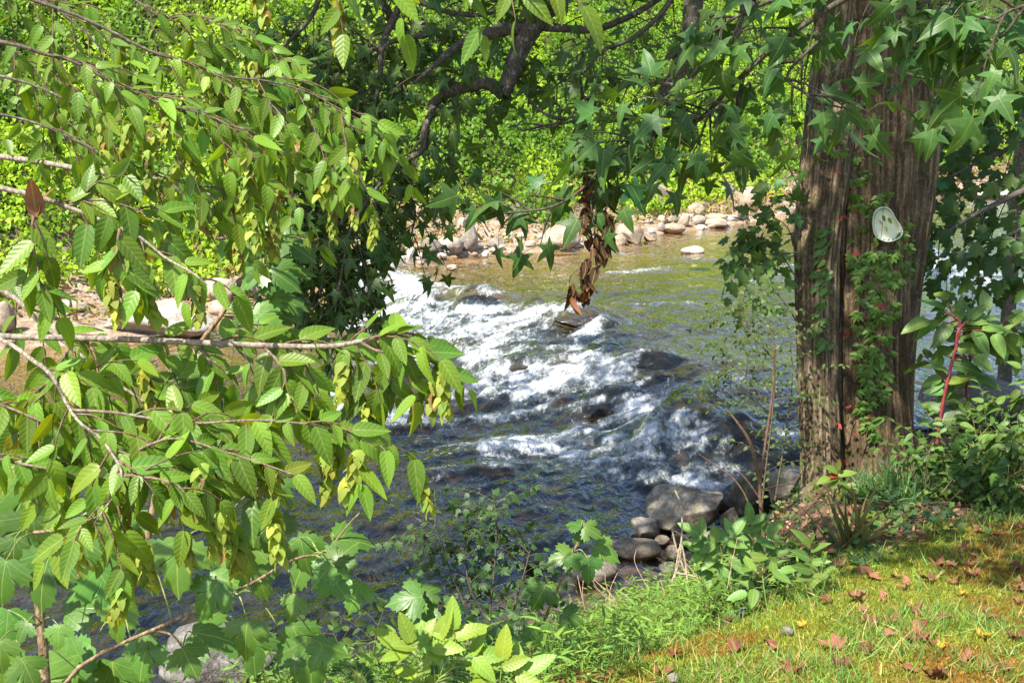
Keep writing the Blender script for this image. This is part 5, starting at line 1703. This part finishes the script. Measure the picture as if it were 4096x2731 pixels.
for k in range(0, n):
    e = (ring[k] - cen) * .91 + nrm_p * .0135
    if 12 <= k <= 17:
        disc_ring(e, .0065, .0008, B)
        disc_ring(e, .0025, .0012, B)
    elif 8 <= k <= 11 or k in (18, 19):
        for q in range(3):
            c = e + exx * rnd(-.006, .006) + eyy * rnd(-.006, .006)
            disc_ring(c, .0011, .0011, B)
    elif k >= 20 or k < 2:
        f = (ring[(k + 1) % n] - cen) * .91 + nrm_p * .0135
        B.add(np.array([e, f]), .0016, 4, (1, 1, 1))
B.build("rim_pattern", flat_mat("rim_blue", (.05, .17, .22)), plate)
band = []
for k in range(n):
    band += [(ring[k] - cen) * .99 + nrm_p * .0165, (ring[k] - cen) * .86 + nrm_p * .0055]
Fb = [(2 * k, 2 * ((k + 1) % n), 2 * ((k + 1) % n) + 1, 2 * k + 1) for k in range(n)]
link("rim", mesh_from("rim", np.array(band), np.array(Fb)), flat_mat("rim_glaze", (.40, .50, .44), .25), plate)
B = Tubes()
B.add(np.array([nrm_p * -.02, nrm_p * -.09]), .004, 6, (.1, .09, .08))
B.build("hanger", M_DRYSTEM, plate)

# ---------------------------------------------------------------- lawn, grass, ivy and litter


def near_ok(lo, hi, dens=None, bot=2900):
    def f(P):
        d = -sdist(NEAR, P[:, 0], P[:, 1])
        v, px, py = in_view(P, 160, -200, bot)
        k = v & (d > lo) & (d < hi)
        if dens is not None:
            k &= RNG.uniform(0, 1, len(P)) < dens(P, d, px, py)
        return k
    return f


def edge_y(px):
    """upper edge of the mown moss lawn in the photograph, as a function of x"""
    return np.interp(px, [1500, 2300, 2600, 2900, 3150, 3400, 3700, 4300], [2900, 2790, 2560, 2450, 2330, 2240, 2120, 2000])


# moss: short dense tips, golden brown patches and yellow-green ones
P = scatter(420000, -.6, 3.6, 2.4, 7.4, near_ok(.8, 9, lambda P, d, px, py: np.where(py > edge_y(px) + 40 * (fbm(P[:, 0] * 3, P[:, 1] * 3, 0, 3) - .5) * 4, .75, 0)))
n = len(P)
print("moss", n)
pn = fbm(P[:, 0] * 1.9, P[:, 1] * 1.9, 2.0, 4)
c = mix((.28, .31, .040), (.31, .18, .032), sm(.54, .62, pn)) * np.exp(RNG.normal(0, .28, (n, 1)))
T_TIP = (np.array([(-.16, 0, 0), (.16, 0, 0), (0, 1, 0)], float), np.array([(0, 1, 2)]), np.array([(0, 0), (1, 0), (.5, 1)], float))
L = bulk(T_TIP, P, RNG.normal(0, .55, (n, 3)) + UP * .8, RNG.normal(0, 1, (n, 3)), RNG.uniform(.009, .022, n), c, RNG.uniform(0, .5, n))
tag(L.build("moss", M_GRASS), "golden and yellow-green moss carpeting the lawn", "moss", kind="stuff")
# grass blades
T_BLADE = tpl_grid(lambda t: .035 * (1 - t ** 1.5) + .002, 4, (-1, 1), fold=0)
P = scatter(150000, -.6, 3.8, 2.4, 7.6, near_ok(.7, 9, lambda P, d, px, py: np.where(py > edge_y(px) - 10, .14 + .9 * sm(.48, .66, fbm(P[:, 0] * 3.2, P[:, 1] * 3.2, 7.0, 3)), .02)))
n = len(P)
print("grass", n)
L = bulk(T_BLADE, P, RNG.normal(0, .6, (n, 3)) + UP * .75, RNG.normal(0, 1, (n, 3)), RNG.uniform(.025, .085, n) * .9,
         np.where((RNG.uniform(0, 1, n) < .22)[:, None], colvar(n, (.44, .36, .16), .25), colvar(n, (.17, .31, .060), .28)), RNG.uniform(.1, .9, n))
tag(L.build("grass", M_GRASS), "thin lawn grass growing through the moss", "grass", kind="stuff")
# stilt grass along the edge of the bank
o = None
L = Leaves(T_LANCE)
T = Tubes()


def stilt_ok(P, d, px, py):
    e = edge_y(px)
    up_ = np.interp(px, [1400, 1900, 2200, 2500, 2700, 2900, 3100, 3300], [2750, 2640, 2520, 2400, 2330, 2310, 2250, 2200])
    return np.where((py < e + 60) & (py > up_) & (px < 3260), np.where(px < 2900, 1, .45), 0)


P = scatter(16000, -.9, 2.4, 2.6, 7.0, near_ok(.2, 6, stilt_ok, 3050))
P = P[:2300]
print("stilt", len(P))
for p in P:
    h = rnd(.08, .24)
    d = unit(UP + rv(.28))
    q = p + d * h
    T.add(np.array([p, (p + q) / 2 + rv(.004), q]), [.0012, .0007], 3, (.14, .19, .04))
    k = random.randint(4, 7)
    for i in range(k):
        t = (i + 1) / k
        a = rnd(0, 6.28)
        L.add(p + (q - p) * t, unit(np.array([math.cos(a), math.sin(a), rnd(-.1, .55)]) + d * .25), unit(UP + rv(.45)), rnd(.035, .07), tint((.18, .32, .055), .2), rnd(.1, .5))
sg = L.build("stilt_grass", M_GRASS)
tag(sg, "lush light green stilt grass crowding the river bank edge", "grass", kind="stuff")
T.build("stems", M_STEM, sg)
# ivy on the slope between the lawn and the tree
P = scatter(60000, .8, 4.6, 3.5, 8.2, near_ok(.3, 9, lambda P, d, px, py: np.where((py < edge_y(px) + 60) & (py > 1930) & (px > 2850), .15 * sm(.45, .6, fbm(P[:, 0] * 2.4, P[:, 1] * 2.4, 4.0, 3)) + .03, 0)))
n = len(P)
print("ivy", n)
P[:, 2] += RNG.uniform(.005, .07, n)
L = bulk(T_IVY, P, RNG.normal(0, .7, (n, 3)) + np.array([0, -.5, -.1]), RNG.normal(0, .45, (n, 3)) + UP, RNG.uniform(.03, .055, n),
         np.where((RNG.uniform(0, 1, n) < .6)[:, None], colvar(n, (.050, .10, .040), .25), colvar(n, (.12, .21, .04), .25)), RNG.uniform(0, .3, n))
tag(L.build("ground_ivy", M_FINE), "dark ivy and low seedlings creeping on the slope", "ivy", kind="stuff")
# leaf litter and pine straw under the tree
P = scatter(40000, 1.0, 5.5, 4.5, 9.5, near_ok(.2, 9, lambda P, d, px, py: np.where((py < edge_y(px) + 20) & (px > 3000), .30, 0)))
n = len(P)
print("litter", n)
P[:, 2] += .008
L = bulk(T_SMALL, P, RNG.normal(0, 1, (n, 3)) * np.array([1, 1, .4]), RNG.normal(0, .6, (n, 3)) + UP, RNG.uniform(.012, .045, n), colvar(n, (.26, .155, .105), .45), RNG.uniform(-1, 1.2, n))
tag(L.build("leaf_litter", M_DRY), "reddish brown leaf crumbs and bark mulch under the tree", "leaf litter", kind="stuff")
# tuft of fine grass at the trunk's foot
o = thing("grass_clump", "fine bluish grass clump at the foot of the trunk", "grass")
P, tp = [], []
for i in range(520):
    g, _ = GC if i else (GC := ground(3590, 1985))
    P.append(g + np.array([random.gauss(0, .13), random.gauss(0, .10), .0]))
    tp.append(unit(np.array([random.gauss(0, .7), random.gauss(0, .5), .8])))
P = np.array(P)
P[:, 2] = terrain(P[:, 0], P[:, 1])
n = len(P)
L = bulk(T_BLADE, P, np.array(tp), RNG.normal(0, 1, (n, 3)), RNG.uniform(.10, .20, n), colvar(n, (.13, .24, .085), .2), RNG.uniform(.2, 1.0, n))
L.build("blades", M_GRASS, o)
o = thing("grass_clump", "sparse dark wiry tuft of sedge between the elm seedling and the trunk", "grass")
g0, _ = ground(3400, 2180)
P = np.array([g0 + np.array([random.gauss(0, .05), random.gauss(0, .04), 0]) for i in range(45)])
P[:, 2] = terrain(P[:, 0], P[:, 1])
n = len(P)
L = bulk(T_BLADE, P, RNG.normal(0, .45, (n, 3)) + UP, RNG.normal(0, 1, (n, 3)), RNG.uniform(.15, .34, n), colvar(n, (.15, .15, .055), .3), RNG.uniform(0, .5, n))
L.build("blades", M_GRASS, o)


# fallen leaves: each its own object
def crumpled(seed, tpl, col):
    random.seed(seed)
    L = Leaves(tpl)
    L.add(np.zeros(3), np.array([0, 1.0, 0]), UP, 1.0, col, 0)
    me = L.mesh("fallen_leaf")
    co = np.empty(len(me.vertices) * 3, np.float32)
    me.vertices.foreach_get("co", co)
    co = co.reshape(-1, 3)
    co[:, 1] -= .4
    rs = np.random.default_rng(seed)
    o = rs.uniform(0, 40, 3)
    r = np.hypot(co[:, 0], co[:, 1])
    co[:, 2] = .55 * (fbm(co[:, 0] * 3 + o[0], co[:, 1] * 3 + o[1], 1.0, 3) - .35) + .45 * r ** 2
    ang = np.arctan2(co[:, 1], co[:, 0])
    pull = 1 - .35 * r * (1 + .5 * np.sin(3 * ang + o[2]))
    co[:, 0] *= rs.uniform(.55, 1)
    co[:, 0] *= pull
    co[:, 1] *= pull
    me.vertices.foreach_set("co", co.ravel())
    me.update()
    me.materials.append(M_DEAD)
    return me


BRN = [crumpled(50 + i, T_SYC if i % 2 else T_STAR, [(.22, .085, .055), (.18, .066, .045), (.27, .12, .08), (.14, .055, .036)][i % 4]) for i in range(12)]
YEL = [crumpled(80 + i, T_STAR, (.42, .26, .035)) for i in range(3)]
LBIG = {(3350, 2275): "largest curled brown leaf on the mossy lawn, upper middle", (3418, 2410): "brown leaf with upright stalk lying on the golden moss", (4070, 2370): "brown leaf pile piece cut by the lawn's right edge",
        (3320, 2600): "folded brown leaf on grass between two moss patches", (3180, 2690): "flat brown leaf nearest the bottom edge on the lawn", (2940, 2605): "small upright brown leaf by the stilt grass",
        (3960, 2480): "long crumpled brown leaf on the lawn toward the right", (3690, 2540): "brown leaf with raised tips in the middle of the lawn", (3660, 2460): "brown leaf under the orange one on the lawn", (3815, 2340): "pale brown flat leaf on the upper lawn"}
YL = {(3205, 2515): "orange-tan leaf lying by a grey stone on the moss", (3850, 2385): "small bright yellow leaf on the upper lawn", (3935, 2560): "yellow three-pointed leaf on the lawn at right", (3770, 2600): "greenish yellow leaf standing in the grass", (3640, 2432): "orange leaf on top of a brown one"}
random.seed(77)
spots = [(x, y, 0) for x, y in LBIG] + [(x, y, 1) for x, y in YL] + [(x, y, 0) for x, y in
         [(2920, 2495), (3300, 2420), (3490, 2320), (3580, 2320), (3880, 2270), (3890, 2310), (3850, 2210), (3980, 2040), (4080, 2115), (3700, 2330), (3610, 2360), (2700, 2640), (2770, 2490), (3780, 2480), (3480, 2505), (3720, 2580), (3360, 2680), (3560, 2550),
          (2660, 2700), (3460, 2620), (3640, 2690), (3740, 2720), (4060, 2560), (3990, 2150), (3540, 2040), (3620, 1990), (3780, 2050), (3330, 2230), (3760, 2260), (3560, 2080), (3920, 2100), (3480, 2130), (3400, 2060), (3860, 2650), (4010, 2690), (3080, 2600)] + [(random.randint(3050, 4090), random.randint(2330, 2725)) for _ in range(9)] + [(random.randint(3350, 4090), random.randint(2000, 2300)) for _ in range(14)]]
random.seed(5)
for x, y, yl in spots:
    g, t = ground(x, y)
    big = (x, y) in LBIG
    o = bpy.data.objects.new("fallen_leaf", random.choice(YEL if yl else BRN))
    COL.objects.link(o)
    s = rnd(.09, .125) if big else rnd(.05, .095)
    if yl:
        s = rnd(.045, .07)
    o.scale = (s, s, s)
    o.location = g + np.array([0, 0, .012])
    o.rotation_euler = (rnd(-.35, .35), rnd(-.35, .35), rnd(0, 6.28))
    if big or yl:
        tag(o, LBIG.get((x, y)) or YL.get((x, y)), "leaf", "fallen leaves on the lawn")
    else:
        tag(o, "smaller dry brown leaf lying curled on the ground at lower right", "leaf", "fallen leaves on the lawn")
rock("stone", "small grey stone on bare soil beside the orange-tan leaf", (3128, 2505, 3180, 2545), RK_SLATE, .5, cat="stone")
rock("stone", "grey stone at the bottom edge of the lawn among grass", (2665, 2690, 2720, 2740), RK_SLATE, .6, cat="stone")

# ---------------------------------------------------------------- light, sky and camera
w = bpy.data.worlds.new("World")
scene.world = w
w.use_nodes = True
wn = w.node_tree
bg = wn.nodes["Background"]
sky = wn.nodes.new("ShaderNodeTexSky")
sky.sky_type = 'NISHITA'
sky.sun_disc = False
sky.sun_elevation = SUN_EL
sky.sun_rotation = SUN_AZ
sky.air_density = 1.0
sky.dust_density = 1.0
wn.links.new(sky.outputs[0], bg.inputs["Color"])
bg.inputs["Strength"].default_value = 0.12
sl = bpy.data.lights.new("sun", 'SUN')
sl.energy = 4.8
sl.angle = R(0.6)
sl.color = (1.0, .95, .86)
so = bpy.data.objects.new("sun", sl)
COL.objects.link(so)
so.rotation_euler = Vector(SUN).to_track_quat('Z', 'Y').to_euler()
cam = bpy.data.cameras.new("camera")
co_ = bpy.data.objects.new("camera", cam)
COL.objects.link(co_)
co_.location = CAM
co_.rotation_euler = (R(90) - PITCH, 0, 0)
cam.sensor_width = 36
cam.lens = 36 * FPX / 4096
cam.clip_start = .05
cam.clip_end = 600
scene.camera = co_
scene.view_settings.view_transform = 'Standard'
scene.view_settings.look = 'None'
scene.view_settings.exposure = 1.25
scene.view_settings.gamma = 1
scene.render.engine = 'CYCLES'
scene.cycles.max_bounces = 8
scene.cycles.transparent_max_bounces = 12
scene.cycles.use_denoising = True
scene.cycles.caustics_reflective = False
scene.cycles.caustics_refractive = False
scene.cycles.sample_clamp_indirect = 6
